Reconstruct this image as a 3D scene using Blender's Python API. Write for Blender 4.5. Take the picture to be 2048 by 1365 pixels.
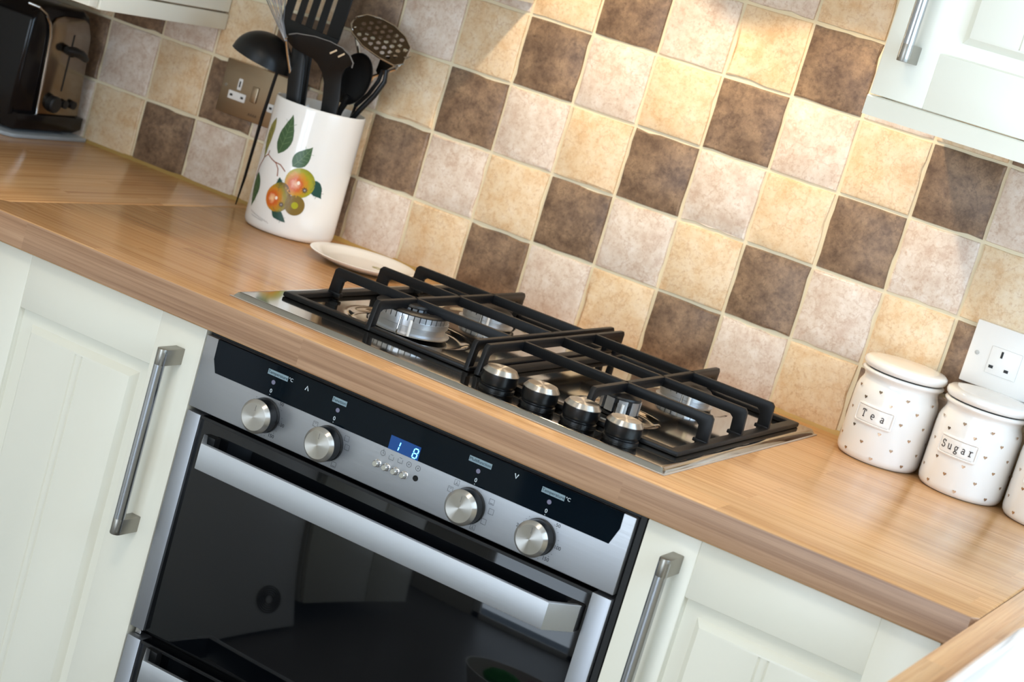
import bpy, bmesh, math, random
from mathutils import Vector, Matrix
random.seed(7)
PI = math.pi
for o in list(bpy.data.objects): bpy.data.objects.remove(o)
scn = bpy.context.scene
COL = scn.collection

# ------------------------------------------------------------------ camera
CAMP = Vector((1.09195, -2.50181, 1.40413))
RR = ((0.8439766, 0.4572893, 0.2803391), (0.3363786, -0.0441360, -0.9406920), (-0.4177953, 0.8882221, -0.1910720))
cam = bpy.data.cameras.new('camera'); camo = bpy.data.objects.new('camera', cam); COL.objects.link(camo)
r0, r1, r2 = [Vector(v) for v in RR]
M = Matrix.Identity(4)
for i in range(3):
    M[i][0] = r0[i]; M[i][1] = -r1[i]; M[i][2] = -r2[i]; M[i][3] = CAMP[i]
camo.matrix_world = M
cam.sensor_width = 36; cam.sensor_fit = 'HORIZONTAL'
cam.lens = 4009.74 / 2048 * 36
cam.clip_start = 0.05; cam.clip_end = 50
cam.dof.use_dof = True
cam.dof.focus_distance = (Vector((0.12, -0.46, 0.90)) - CAMP).dot(r2)
cam.dof.aperture_fstop = 8.0
scn.camera = camo

# ------------------------------------------------------------------ light
scn.view_settings.view_transform = 'Standard'; scn.view_settings.look = 'None'
scn.view_settings.gamma = 1.0; scn.view_settings.use_curve_mapping = False
scn.view_settings.exposure = 0.2
W = bpy.data.worlds.new('world'); scn.world = W; W.use_nodes = True
bg = W.node_tree.nodes['Background']; bg.inputs[0].default_value = (0.55, 0.75, 1.0, 1); bg.inputs[1].default_value = 1.0

def area(name, loc, rot, sx, sy, power, col, spread=PI):
    l = bpy.data.lights.new(name, 'AREA'); l.shape = 'RECTANGLE'; l.size = sx; l.size_y = sy
    l.energy = power; l.color = col; l.spread = spread
    o = bpy.data.objects.new(name, l); o.location = loc; o.rotation_euler = rot; COL.objects.link(o); return o
# daylight through the window in the right wall and the glazed door behind the camera
area('window_daylight', (1.50, -0.72, 1.55), (0, math.radians(90), 0), 1.0, 1.15, 21, (0.58, 0.79, 1.0))
area('garden_door_daylight', (0.3, -4.25, 1.15), (math.radians(90), 0, 0), 1.7, 2.0, 56, (0.76, 0.88, 1.0))
area('ceiling_lamp_light', (0.25, -1.9, 2.36), (0, 0, 0), 0.45, 0.45, 8, (1.0, 0.86, 0.68))
def hoodlamp(x):
    l = bpy.data.lights.new('hood_lamp_light', 'SPOT'); l.energy = 4.9; l.color = (1.0, 0.77, 0.50)
    l.spot_size = math.radians(116); l.spot_blend = 0.12; l.shadow_soft_size = 0.012
    o = bpy.data.objects.new('hood_lamp_light', l); o.location = (x, -0.27, 1.585); COL.objects.link(o)
hoodlamp(-0.06); hoodlamp(0.27)

# ------------------------------------------------------------------ helpers
def srgb(r, g, b):
    f = lambda c: (c/255/12.92) if c/255 <= .04045 else ((c/255+.055)/1.055)**2.4
    return (f(r), f(g), f(b), 1)

def mat(name, col, rough=0.5, metal=0.0, coat=0.0, emit=None, estr=0.0, ior=None, spec=None, aniso=0.0):
    m = bpy.data.materials.new(name); m.use_nodes = True
    b = m.node_tree.nodes['Principled BSDF']
    b.inputs['Base Color'].default_value = col; b.inputs['Roughness'].default_value = rough
    b.inputs['Metallic'].default_value = metal; b.inputs['Coat Weight'].default_value = coat
    b.inputs['Coat Roughness'].default_value = 0.05
    if ior: b.inputs['IOR'].default_value = ior
    if spec is not None: b.inputs['Specular IOR Level'].default_value = spec
    if emit: b.inputs['Emission Color'].default_value = emit; b.inputs['Emission Strength'].default_value = estr
    if aniso:
        b.inputs['Anisotropic'].default_value = aniso
    return m

def N(m): return m.node_tree.nodes
def L(m, a, b): m.node_tree.links.new(a, b)
def P(m): return m.node_tree.nodes['Principled BSDF']

def noisebump(m, scale=200, strength=0.05, dist=0.0005, stretch=None, rough_var=None, detail=3):
    n = N(m); tc = n.new('ShaderNodeTexCoord'); mp = n.new('ShaderNodeMapping'); tx = n.new('ShaderNodeTexNoise')
    mp.inputs['Scale'].default_value = stretch or (1, 1, 1)
    tx.inputs['Scale'].default_value = scale; tx.inputs['Detail'].default_value = detail
    L(m, tc.outputs['Object'], mp.inputs[0]); L(m, mp.outputs[0], tx.inputs['Vector'])
    bu = n.new('ShaderNodeBump'); bu.inputs['Strength'].default_value = strength; bu.inputs['Distance'].default_value = dist
    L(m, tx.outputs['Fac'], bu.inputs['Height']); L(m, bu.outputs[0], P(m).inputs['Normal'])
    if rough_var:
        mr = n.new('ShaderNodeMapRange'); mr.inputs['To Min'].default_value = rough_var[0]; mr.inputs['To Max'].default_value = rough_var[1]
        L(m, tx.outputs['Fac'], mr.inputs['Value']); L(m, mr.outputs[0], P(m).inputs['Roughness'])
    return m

def tile_mat(name, c1, c2, c3, vein):
    m = mat(name, c1, 0.42); n = N(m)
    tc = n.new('ShaderNodeTexCoord'); oi = n.new('ShaderNodeObjectInfo'); ad = n.new('ShaderNodeVectorMath'); ad.operation = 'ADD'
    ml = n.new('ShaderNodeVectorMath'); ml.operation = 'SCALE'; ml.inputs['Scale'].default_value = 37.0
    cmb = n.new('ShaderNodeCombineXYZ'); L(m, oi.outputs['Random'], cmb.inputs[0]); L(m, oi.outputs['Random'], cmb.inputs[2])
    L(m, cmb.outputs[0], ml.inputs[0]); L(m, tc.outputs['Object'], ad.inputs[0]); L(m, ml.outputs[0], ad.inputs[1])
    a = n.new('ShaderNodeTexNoise'); a.inputs['Scale'].default_value = 32; a.inputs['Detail'].default_value = 10; a.inputs['Roughness'].default_value = .74
    L(m, ad.outputs[0], a.inputs['Vector'])
    r = n.new('ShaderNodeValToRGB'); e = r.color_ramp.elements
    e[0].position = .36; e[0].color = c2; e[1].position = .64; e[1].color = c3
    x = e.new(.5); x.color = c1
    L(m, a.outputs['Fac'], r.inputs[0])
    # fine speckle
    s = n.new('ShaderNodeTexNoise'); s.inputs['Scale'].default_value = 210; s.inputs['Detail'].default_value = 5; s.inputs['Roughness'].default_value = .7
    L(m, ad.outputs[0], s.inputs['Vector'])
    sr = n.new('ShaderNodeMapRange'); sr.inputs['From Min'].default_value = .52; sr.inputs['From Max'].default_value = .74
    sr.inputs['To Max'].default_value = .7
    L(m, s.outputs['Fac'], sr.inputs['Value'])
    # veins : thin band of a second noise
    v = n.new('ShaderNodeTexNoise'); v.inputs['Scale'].default_value = 11; v.inputs['Detail'].default_value = 5; v.inputs['Roughness'].default_value = .6
    L(m, ad.outputs[0], v.inputs['Vector'])
    sb = n.new('ShaderNodeMath'); sb.operation = 'SUBTRACT'; sb.inputs[1].default_value = .5; L(m, v.outputs['Fac'], sb.inputs[0])
    ab = n.new('ShaderNodeMath'); ab.operation = 'ABSOLUTE'; L(m, sb.outputs[0], ab.inputs[0])
    vr = n.new('ShaderNodeMapRange'); vr.inputs['From Min'].default_value = 0; vr.inputs['From Max'].default_value = .012
    vr.inputs['To Min'].default_value = .36; vr.inputs['To Max'].default_value = 0; L(m, ab.outputs[0], vr.inputs['Value'])
    mx1 = n.new('ShaderNodeMixRGB'); L(m, sr.outputs[0], mx1.inputs[0]); L(m, r.outputs[0], mx1.inputs[1]); mx1.inputs[2].default_value = vein
    mx2 = n.new('ShaderNodeMixRGB'); L(m, vr.outputs[0], mx2.inputs[0]); L(m, mx1.outputs[0], mx2.inputs[1]); mx2.inputs[2].default_value = vein
    L(m, mx2.outputs[0], P(m).inputs['Base Color'])
    bu = n.new('ShaderNodeBump'); bu.inputs['Strength'].default_value = .25; bu.inputs['Distance'].default_value = .002
    L(m, a.outputs['Fac'], bu.inputs['Height']); L(m, bu.outputs[0], P(m).inputs['Normal'])
    return m

def wood_mat(name, axis, seed=0.0, tint=(1, 1, 1), C3=((176, 124, 80), (206, 157, 106), (222, 177, 127)), rough=.22):
    """beech block effect laminate; axis = grain direction"""
    m = mat(name, srgb(205, 158, 110), rough); n = N(m)
    tc = n.new('ShaderNodeTexCoord'); sp = n.new('ShaderNodeSeparateXYZ'); L(m, tc.outputs['Object'], sp.inputs[0])
    # unwrap: along, across (across = other horizontal axis minus height so the front edge follows on)
    su = n.new('ShaderNodeMath'); su.operation = 'ADD'
    if axis == 'X':
        al, ac = sp.outputs['X'], sp.outputs['Y']
    else:
        al, ac = sp.outputs['Y'], sp.outputs['X']
    L(m, ac, su.inputs[0]); L(m, sp.outputs['Z'], su.inputs[1])
    cb = n.new('ShaderNodeCombineXYZ'); L(m, al, cb.inputs[0]); L(m, su.outputs[0], cb.inputs[1]); cb.inputs[2].default_value = seed
    br = n.new('ShaderNodeTexBrick'); br.offset = .37; br.offset_frequency = 2
    br.inputs['Scale'].default_value = 1; br.inputs['Brick Width'].default_value = .42; br.inputs['Row Height'].default_value = .043
    br.inputs['Mortar Size'].default_value = 0.0; br.inputs['Bias'].default_value = 0
    br.inputs['Color1'].default_value = (0, 0, 0, 1); br.inputs['Color2'].default_value = (1, 1, 1, 1)
    sh = n.new('ShaderNodeVectorMath'); sh.operation = 'ADD'; sh.inputs[1].default_value = (seed*.37, -0.012, 0)
    L(m, cb.outputs[0], sh.inputs[0]); L(m, sh.outputs[0], br.inputs['Vector'])
    mp = n.new('ShaderNodeMapping'); mp.inputs['Scale'].default_value = (2.0, 150, 1)
    L(m, cb.outputs[0], mp.inputs[0])
    # shift the grain per stave
    ad = n.new('ShaderNodeVectorMath'); ad.operation = 'MULTIPLY_ADD'; L(m, br.outputs['Color'], ad.inputs[0]); ad.inputs[1].default_value = (9, 9, 9); L(m, mp.outputs[0], ad.inputs[2])
    g = n.new('ShaderNodeTexNoise'); g.inputs['Scale'].default_value = 1.0; g.inputs['Detail'].default_value = 7; g.inputs['Roughness'].default_value = .62; g.inputs['Distortion'].default_value = .25
    L(m, ad.outputs[0], g.inputs['Vector'])
    mp2 = n.new('ShaderNodeMapping'); mp2.inputs['Scale'].default_value = (14, 900, 1); L(m, cb.outputs[0], mp2.inputs[0])
    g2 = n.new('ShaderNodeTexNoise'); g2.inputs['Scale'].default_value = 1; g2.inputs['Detail'].default_value = 2
    L(m, mp2.outputs[0], g2.inputs['Vector'])
    rp = n.new('ShaderNodeValToRGB'); e = rp.color_ramp.elements
    def tt(c): return (c[0]*tint[0], c[1]*tint[1], c[2]*tint[2], 1)
    e[0].position = .28; e[0].color = tt(srgb(*C3[0])); e[1].position = .72; e[1].color = tt(srgb(*C3[2]))
    x = e.new(.5); x.color = tt(srgb(*C3[1]))
    L(m, g.outputs['Fac'], rp.inputs[0])
    hs = n.new('ShaderNodeHueSaturation'); hs.inputs['Saturation'].default_value = 1
    mr = n.new('ShaderNodeMapRange'); mr.inputs['To Min'].default_value = .88; mr.inputs['To Max'].default_value = 1.06
    L(m, br.outputs['Color'], mr.inputs['Value']); L(m, mr.outputs[0], hs.inputs['Value']); L(m, rp.outputs[0], hs.inputs['Color'])
    fr = n.new('ShaderNodeMapRange'); fr.inputs['From Min'].default_value = .30; fr.inputs['From Max'].default_value = .45; fr.inputs['To Min'].default_value = .35; fr.inputs['To Max'].default_value = 0
    L(m, g2.outputs['Fac'], fr.inputs['Value'])
    mx = n.new('ShaderNodeMixRGB'); L(m, fr.outputs[0], mx.inputs[0]); L(m, hs.outputs[0], mx.inputs[1]); mx.inputs[2].default_value = tt(srgb(140, 95, 62))
    L(m, mx.outputs[0], P(m).inputs['Base Color'])
    bu = n.new('ShaderNodeBump'); bu.inputs['Strength'].default_value = .05; bu.inputs['Distance'].default_value = .0004
    L(m, g2.outputs['Fac'], bu.inputs['Height']); L(m, bu.outputs[0], P(m).inputs['Normal'])
    return m

def brushed(name, col, rough, stretch, scale=1.0, strength=.08):
    m = mat(name, col, rough, 1.0)
    noisebump(m, scale, strength, .0004, stretch, (rough*.85, rough*1.2), 4); return m

MAT = {}
MAT['tile_brown'] = tile_mat('brown_tile', srgb(130, 105, 83), srgb(99, 77, 60), srgb(160, 132, 104), srgb(78, 59, 45))
MAT['tile_cream'] = tile_mat('cream_tile', srgb(222, 206, 190), srgb(206, 182, 164), srgb(234, 223, 212), srgb(184, 148, 122))
MAT['tile_yellow'] = tile_mat('sand_tile', srgb(229, 204, 168), srgb(218, 182, 138), srgb(235, 216, 188), srgb(196, 152, 110))
MAT['grout'] = noisebump(mat('grout', srgb(232, 220, 190), .85), 900, .4, .0004)
MAT['sealant'] = noisebump(mat('sealant', srgb(172, 140, 78), .55), 300, .4, .0006)
MAT['plaster'] = noisebump(mat('wall_paint', srgb(214, 210, 200), .8), 400, .1)
MAT['ceiling'] = mat('ceiling_paint', srgb(236, 234, 228), .9)
MAT['wood_x'] = wood_mat('beech_worktop_lengthwise', 'X', 1.0)
EC = ((140, 103, 77), (177, 138, 107), (200, 161, 128))
MAT['edge_x'] = wood_mat('beech_edging_lengthwise', 'X', 2.0, C3=EC, rough=.34)
MAT['edge_y'] = wood_mat('beech_edging_crosswise', 'Y', 3.0, C3=EC, rough=.34)
MAT['wood_y'] = wood_mat('beech_worktop_crosswise', 'Y', 4.0)
MAT['cream'] = noisebump(mat('cream_cabinet_vinyl', srgb(237, 234, 219), .34), 700, .03)
MAT['cream_in'] = mat('white_melamine', srgb(226, 224, 214), .5)
MAT['steel'] = brushed('brushed_steel_panel', srgb(182, 184, 188), .48, (6, 1, 900))
MAT['steel_v'] = brushed('brushed_steel_upright', srgb(170, 172, 177), .46, (900, 1, 6))
MAT['handle_steel'] = brushed('brushed_handle_steel', srgb(200, 203, 208), .44, (6, 600, 900))
MAT['bar_steel'] = noisebump(mat('satin_bar_steel', srgb(178, 180, 184), .22, 1.0), 1, .05, .0003, (900, 900, 8), (.18, .28))
MAT['nickel'] = noisebump(mat('cast_nickel', srgb(160, 156, 148), .38, 1.0), 600, .1)
MAT['hob_steel'] = noisebump(mat('polished_hob_steel', srgb(182, 176, 166), .07, 1.0), 500, .006, .0002, None, (.05, .10))
MAT['iron'] = noisebump(mat('cast_iron_enamel', srgb(8, 9, 12), .42, 0.0, 0, ior=1.38), 1400, .35, .0003)
MAT['burner_alu'] = noisebump(mat('burner_aluminium', srgb(200, 202, 206), .36, 1.0), 800, .06)
MAT['black_enamel'] = mat('black_burner_enamel', srgb(16, 16, 18), .42, 0, 0)
MAT['knob_black'] = mat('black_knob_satin', srgb(10, 12, 15), .33, ior=1.42)
MAT['black_glass'] = mat('black_oven_glass', (0.0015, 0.002, 0.003, 1), .035, 0, 0, ior=1.44)
MAT['fascia_glass'] = mat('black_fascia_glass', (0.0008, 0.004, 0.008, 1), .05, 0, 0, ior=1.26)
MAT['black'] = mat('matt_black', srgb(14, 14, 15), .5)
MAT['cavity'] = mat('dark_cavity', srgb(8, 8, 8), .9)
MAT['print_grey'] = mat('printed_label_grey', srgb(134, 156, 166), .5)
MAT['print_white'] = mat('printed_white', srgb(225, 235, 240), .5)
MAT['print_dark'] = mat('printed_dark', srgb(28, 52, 66), .5)
MAT['print_black'] = mat('printed_black', srgb(36, 36, 38), .5)
MAT['dot'] = mat('printed_dot', srgb(120, 118, 140), .5)
MAT['display'] = mat('blue_display', srgb(4, 20, 45), .12, emit=srgb(0, 78, 160), estr=.55)
MAT['digit'] = mat('lit_digit', srgb(200, 235, 255), .5, emit=srgb(120, 205, 255), estr=1.6)
MAT['white_glaze'] = mat('white_glaze', srgb(238, 236, 232), .12, 0, .3)
MAT['jar_glaze'] = mat('canister_glaze', srgb(240, 237, 232), .14, 0, .3)
MAT['foil'] = mat('rose_gold_foil', srgb(196, 172, 148), .22, .9)
MAT['ink'] = mat('black_lettering', srgb(44, 36, 34), .5)
MAT['stitch'] = mat('embossed_stitch', srgb(172, 160, 148), .5)
MAT['rubber'] = mat('grey_foot', srgb(120, 116, 112), .7)
MAT['nylon'] = noisebump(mat('black_nylon', srgb(11, 12, 14), .40, ior=1.40), 900, .05)
MAT['chrome'] = mat('chrome', srgb(205, 203, 200), .10, 1.0)
MAT['whisk_steel'] = mat('whisk_wire_steel', srgb(120, 124, 132), .34, 1.0)
MAT['toaster_steel'] = mat('toaster_polished_steel', srgb(140, 129, 116), .16, 1.0)
MAT['toaster_black'] = mat('toaster_black_gloss', (0.003, 0.003, 0.004, 1), .16, 0, 0, ior=1.38)
MAT['leafg'] = noisebump(mat('printed_leaf_green', srgb(62, 92, 58), .3), 60, 0)
MAT['leafd'] = mat('printed_leaf_dark', srgb(26, 70, 56), .3)
MAT['leafl'] = mat('printed_leaf_line', srgb(120, 146, 104), .3)
MAT['leafy'] = mat('printed_leaf_yellow', srgb(150, 142, 74), .3)
MAT['pear'] = mat('printed_fruit_green', srgb(172, 168, 38), .2)
MAT['pear2'] = mat('printed_fruit_olive', srgb(128, 104, 50), .2)
MAT['blush'] = mat('printed_fruit_blush', srgb(206, 118, 46), .2)
MAT['blush2'] = mat('printed_fruit_red', srgb(190, 84, 44), .2)
MAT['calyx'] = mat('printed_calyx', srgb(74, 58, 66), .2)
MAT['shine'] = mat('printed_highlight', srgb(250, 232, 214), .2)
MAT['twig'] = mat('printed_twig', srgb(150, 84, 58), .2)
MAT['socket'] = brushed('brushed_nickel_plate', srgb(176, 158, 134), .36, (6, 1, 700))
MAT['white_plastic'] = mat('white_plastic', srgb(238, 236, 232), .3)
MAT['floor'] = noisebump(mat('floor_vinyl', srgb(120, 118, 116), .35), 30, .05)
MAT['ceramic'] = mat('sink_ceramic', srgb(246, 247, 250), .08, 0, .5)
MAT['lamp'] = mat('lamp_glass', srgb(255, 240, 210), .4, emit=(1.0, .72, .38, 1), estr=14)
MAT['clothes_g'] = mat('green_cloth', srgb(30, 150, 40), .8)
MAT['clothes_p'] = mat('magenta_cloth', srgb(190, 40, 130), .8)
MAT['acrylic'] = mat('clear_saver', srgb(205, 214, 220), .08, 0, 0); P(MAT['acrylic']).inputs['Alpha'].default_value = .45
MAT['glass'] = mat('window_glass', (1, 1, 1, 1), .0); P(MAT['glass']).inputs['Alpha'].default_value = .08
# radial brushed metal for knob faces
def radial(name, col, rough):
    m = mat(name, col, rough, 1.0, aniso=.92); n = N(m)
    t = n.new('ShaderNodeTangent'); t.direction_type = 'RADIAL'; t.axis = 'Z'; P(m).inputs['Anisotropic Rotation'].default_value = 0.25; L(m, t.outputs[0], P(m).inputs['Tangent'])
    return m
MAT['knob_face'] = radial('spun_knob_face', srgb(196, 192, 186), .30)

def fruit(name, c, cols):
    m = mat(name, srgb(*cols[0]), .2); n = N(m); tc = n.new('ShaderNodeTexCoord'); mp = n.new('ShaderNodeMapping'); mp.vector_type = 'POINT'
    mp.inputs['Location'].default_value = (-c[0], 0, -c[1]); mp.inputs['Scale'].default_value = (1, 0, 1); L(m, tc.outputs['Generated'], mp.inputs[0])
    ln = n.new('ShaderNodeVectorMath'); ln.operation = 'LENGTH'; L(m, mp.outputs[0], ln.inputs[0])
    nz = n.new('ShaderNodeTexNoise'); nz.inputs['Scale'].default_value = 9; nz.inputs['Detail'].default_value = 5; L(m, tc.outputs['Generated'], nz.inputs['Vector'])
    ma = n.new('ShaderNodeMath'); ma.operation = 'MULTIPLY_ADD'; ma.inputs[1].default_value = .22; L(m, nz.outputs['Fac'], ma.inputs[0]); L(m, ln.outputs['Value'], ma.inputs[2])
    rp = n.new('ShaderNodeValToRGB'); e = rp.color_ramp.elements; pos = (.12, .30, .44, .60, .82)
    e[0].position = pos[0]; e[0].color = srgb(*cols[0]); e[1].position = pos[-1]; e[1].color = srgb(*cols[-1])
    for q, cc in zip(pos[1:-1], cols[1:-1]): x = e.new(q); x.color = srgb(*cc)
    L(m, ma.outputs[0], rp.inputs[0]); L(m, rp.outputs[0], P(m).inputs['Base Color']); return m
MAT['pear_a'] = fruit('printed_fruit_a', (.42, .42), ((240, 190, 160), (204, 96, 46), (206, 140, 44), (164, 160, 40), (132, 132, 44)))
MAT['pear_b'] = fruit('printed_fruit_b', (.30, .40), ((244, 200, 150), (204, 90, 30), (196, 126, 34), (150, 134, 30), (104, 62, 34)))
def new_obj(name, me, parent=None, loc=None):
    o = bpy.data.objects.new(name, me); COL.objects.link(o)
    if parent is not None: o.parent = parent
    if loc is not None: o.location = loc
    return o

def finish(bm, name, m, parent=None, loc=None, smooth=35, kind=None):
    me = bpy.data.meshes.new(name); bmesh.ops.recalc_face_normals(bm, faces=bm.faces); bm.to_mesh(me); bm.free()
    ms = m if isinstance(m, (list, tuple)) else [m]
    for q in ms: me.materials.append(MAT[q] if isinstance(q, str) else q)
    if smooth:
        for p in me.polygons: p.use_smooth = True
        me.set_sharp_from_angle(angle=math.radians(smooth))
    o = new_obj(name, me, parent, loc)
    if kind: o['kind'] = kind
    return o

def W0(parent):  # location that makes child mesh coordinates equal world coordinates
    return None if parent is None else Vector((0, 0, 0)) - parent.location

def thing(name, label, cat, loc=(0, 0, 0), group=None):
    o = bpy.data.objects.new(name, None); COL.objects.link(o); o.location = loc; o.empty_display_size = .02
    o['label'] = label; o['category'] = cat
    if group: o['group'] = group
    return o

def tag(o, label, cat, group=None):
    o['label'] = label; o['category'] = cat
    if group: o['group'] = group
    return o

def copy_tree(o, parent=None):
    c = o.copy(); COL.objects.link(c); c.parent = parent
    for ch in list(o.children): copy_tree(ch, c)
    return c

def box(bm, x0, x1, y0, y1, z0, z1, bev=0.0, seg=2, M4=None):
    vs = [bm.verts.new((x, y, z)) for x in (x0, x1) for y in (y0, y1) for z in (z0, z1)]
    idx = [(0, 1, 3, 2), (4, 6, 7, 5), (0, 4, 5, 1), (2, 3, 7, 6), (0, 2, 6, 4), (1, 5, 7, 3)]
    fs = [bm.faces.new([vs[i] for i in f]) for f in idx]
    if bev > 0:
        es = list({e for f in fs for e in f.edges})
        r = bmesh.ops.bevel(bm, geom=es, offset=bev, segments=seg, profile=.5, affect='EDGES')
        vs = list({v for f in r['faces'] for v in f.verts} | {v for v in vs if v.is_valid})
    if M4 is not None:
        bmesh.ops.transform(bm, matrix=M4, verts=[v for v in vs if v.is_valid])
    return vs

def nb(): return bmesh.new()

def prism(bm, pts, a0, a1, plane='XZ', bev=0.0, M4=None):
    """extrude closed 2-D outline between a0 and a1 along the third axis"""
    def mk(u, v, a):
        return {'XZ': (u, a, v), 'XY': (u, v, a), 'YZ': (a, u, v)}[plane]
    A = [bm.verts.new(mk(u, v, a0)) for u, v in pts]; B = [bm.verts.new(mk(u, v, a1)) for u, v in pts]
    n = len(pts); fs = [bm.faces.new(A), bm.faces.new(B[::-1])]
    side = []
    for i in range(n):
        side.append(bm.faces.new((A[i], A[(i+1) % n], B[(i+1) % n], B[i])))
    bmesh.ops.recalc_face_normals(bm, faces=fs+side)
    vs = A+B
    if bev > 0:
        es = list({e for f in fs for e in f.edges})
        r = bmesh.ops.bevel(bm, geom=es, offset=bev, segments=2, profile=.5, affect='EDGES')
        vs = list({v for f in r['faces'] for v in f.verts} | {v for v in vs if v.is_valid})
    if M4 is not None: bmesh.ops.transform(bm, matrix=M4, verts=vs)
    return vs

def lathe(bm, prof, seg=48, c=(0, 0, 0), M4=None, close=False):
    """profile [(r, z)] turned about Z"""
    rings = []; vs = []
    for r, z in prof:
        if r < 1e-6:
            v = bm.verts.new((c[0], c[1], c[2]+z)); rings.append([v]); vs.append(v)
        else:
            ring = [bm.verts.new((c[0]+r*math.cos(2*PI*i/seg), c[1]+r*math.sin(2*PI*i/seg), c[2]+z)) for i in range(seg)]
            rings.append(ring); vs += ring
    prs = list(zip(rings, rings[1:]))
    if close: prs.append((rings[-1], rings[0]))
    for a, b in prs:
        if len(a) == 1 and len(b) == 1: continue
        for i in range(seg):
            j = (i+1) % seg
            if len(a) == 1: bm.faces.new((a[0], b[j], b[i]))
            elif len(b) == 1: bm.faces.new((a[i], a[j], b[0]))
            else: bm.faces.new((a[i], a[j], b[j], b[i]))
    if M4 is not None: bmesh.ops.transform(bm, matrix=M4, verts=vs)
    return vs

def tube(bm, pts, r, seg=10, flat=1.0, cap=True, up=None):
    """sweep a circle (or flattened ellipse) along points; r may be a list"""
    pts = [Vector(p) for p in pts]; n = len(pts)
    rs = r if isinstance(r, (list, tuple)) else [r]*n
    prev = None; rings = []
    for i, p in enumerate(pts):
        t = (pts[min(i+1, n-1)] - pts[max(i-1, 0)]).normalized()
        if prev is None:
            a = Vector(up) if up else Vector((0, 0, 1))
            if abs(a.dot(t)) > .95: a = Vector((1, 0, 0))
            s = t.cross(a).normalized()
        else:
            s = (prev - t*prev.dot(t)).normalized()
        prev = s; u = s.cross(t)
        rings.append([bm.verts.new(p + s*rs[i]*math.cos(2*PI*k/seg) + u*rs[i]*flat*math.sin(2*PI*k/seg)) for k in range(seg)])
    for a, b in zip(rings, rings[1:]):
        for k in range(seg):
            bm.faces.new((a[k], a[(k+1) % seg], b[(k+1) % seg], b[k]))
    if cap: bm.faces.new(rings[0][::-1]); bm.faces.new(rings[-1])

def tup(p): return (p[0], p[1], p[2])
ROTY = Matrix.Rotation(PI/2, 4, 'X')   # turns +Z into -Y

# ------------------------------------------------------------------ room shell
WT = 0.91                                 # worktop height
XL, XR, YF, H = -1.20, 1.38, -4.1, 2.40
def struct(name, bm, m, smooth=0): return finish(bm, name, m, None, None, smooth, 'structure')
b = nb(); box(b, XL-.1, XR+.1, .008, .12, 0, H); wall_back = struct('wall_back', b, 'plaster')
b = nb(); box(b, XL-.1, XL, YF, .008, 0, H); struct('wall_left', b, 'plaster')
b = nb(); box(b, XL-.1, XR+.1, YF-.4, .12, -.1, 0); struct('floor', b, 'floor')
b = nb(); box(b, XL-.1, XR+.1, YF-.4, .12, H, H+.1); struct('ceiling', b, 'ceiling')
wy0, wy1, wz0, wz1 = -1.35, -.10, 1.03, 2.08
b = nb(); box(b, XR, XR+.1, YF, .008, 0, wz0); box(b, XR, XR+.1, YF, .008, wz1, H); box(b, XR, XR+.1, YF, wy0, wz0, wz1); box(b, XR, XR+.1, wy1, .008, wz0, wz1)
struct('wall_right', b, 'plaster')
dx0, dx1, dz1 = -.6, 1.2, 2.15
b = nb(); box(b, XL, dx0, YF-.1, YF, 0, H); box(b, dx1, XR, YF-.1, YF, 0, H); box(b, dx0, dx1, YF-.1, YF, dz1, H); struct('wall_front', b, 'plaster')
b = nb()
for (a0, a1, c0, c1) in ((wy0, wy0+.05, wz0, wz1), (wy1-.05, wy1, wz0, wz1), (wy0, wy1, wz0, wz0+.05), (wy0, wy1, wz1-.05, wz1), (-.975, -.925, wz0, wz1)):
    box(b, XR+.02, XR+.07, a0, a1, c0, c1, .004)
w1 = struct('window_1', b, 'white_plastic', 35)
b = nb(); box(b, XR+.042, XR+.048, wy0+.05, wy1-.05, wz0+.05, wz1-.05); finish(b, 'pane', 'glass', w1, smooth=0)
b = nb()
for (a0, a1, c0, c1) in ((dx0, dx0+.07, 0, dz1), (dx1-.07, dx1, 0, dz1), (dx0, dx1, 0, .08), (dx0, dx1, dz1-.07, dz1), (.26, .34, 0, dz1)):
    box(b, a0, a1, YF-.07, YF-.02, c0, c1, .004)
d1 = struct('door_1', b, 'white_plastic', 35)
b = nb(); box(b, dx0+.07, dx1-.07, YF-.048, YF-.042, .08, dz1-.07); finish(b, 'pane', 'glass', d1, smooth=0)

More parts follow.
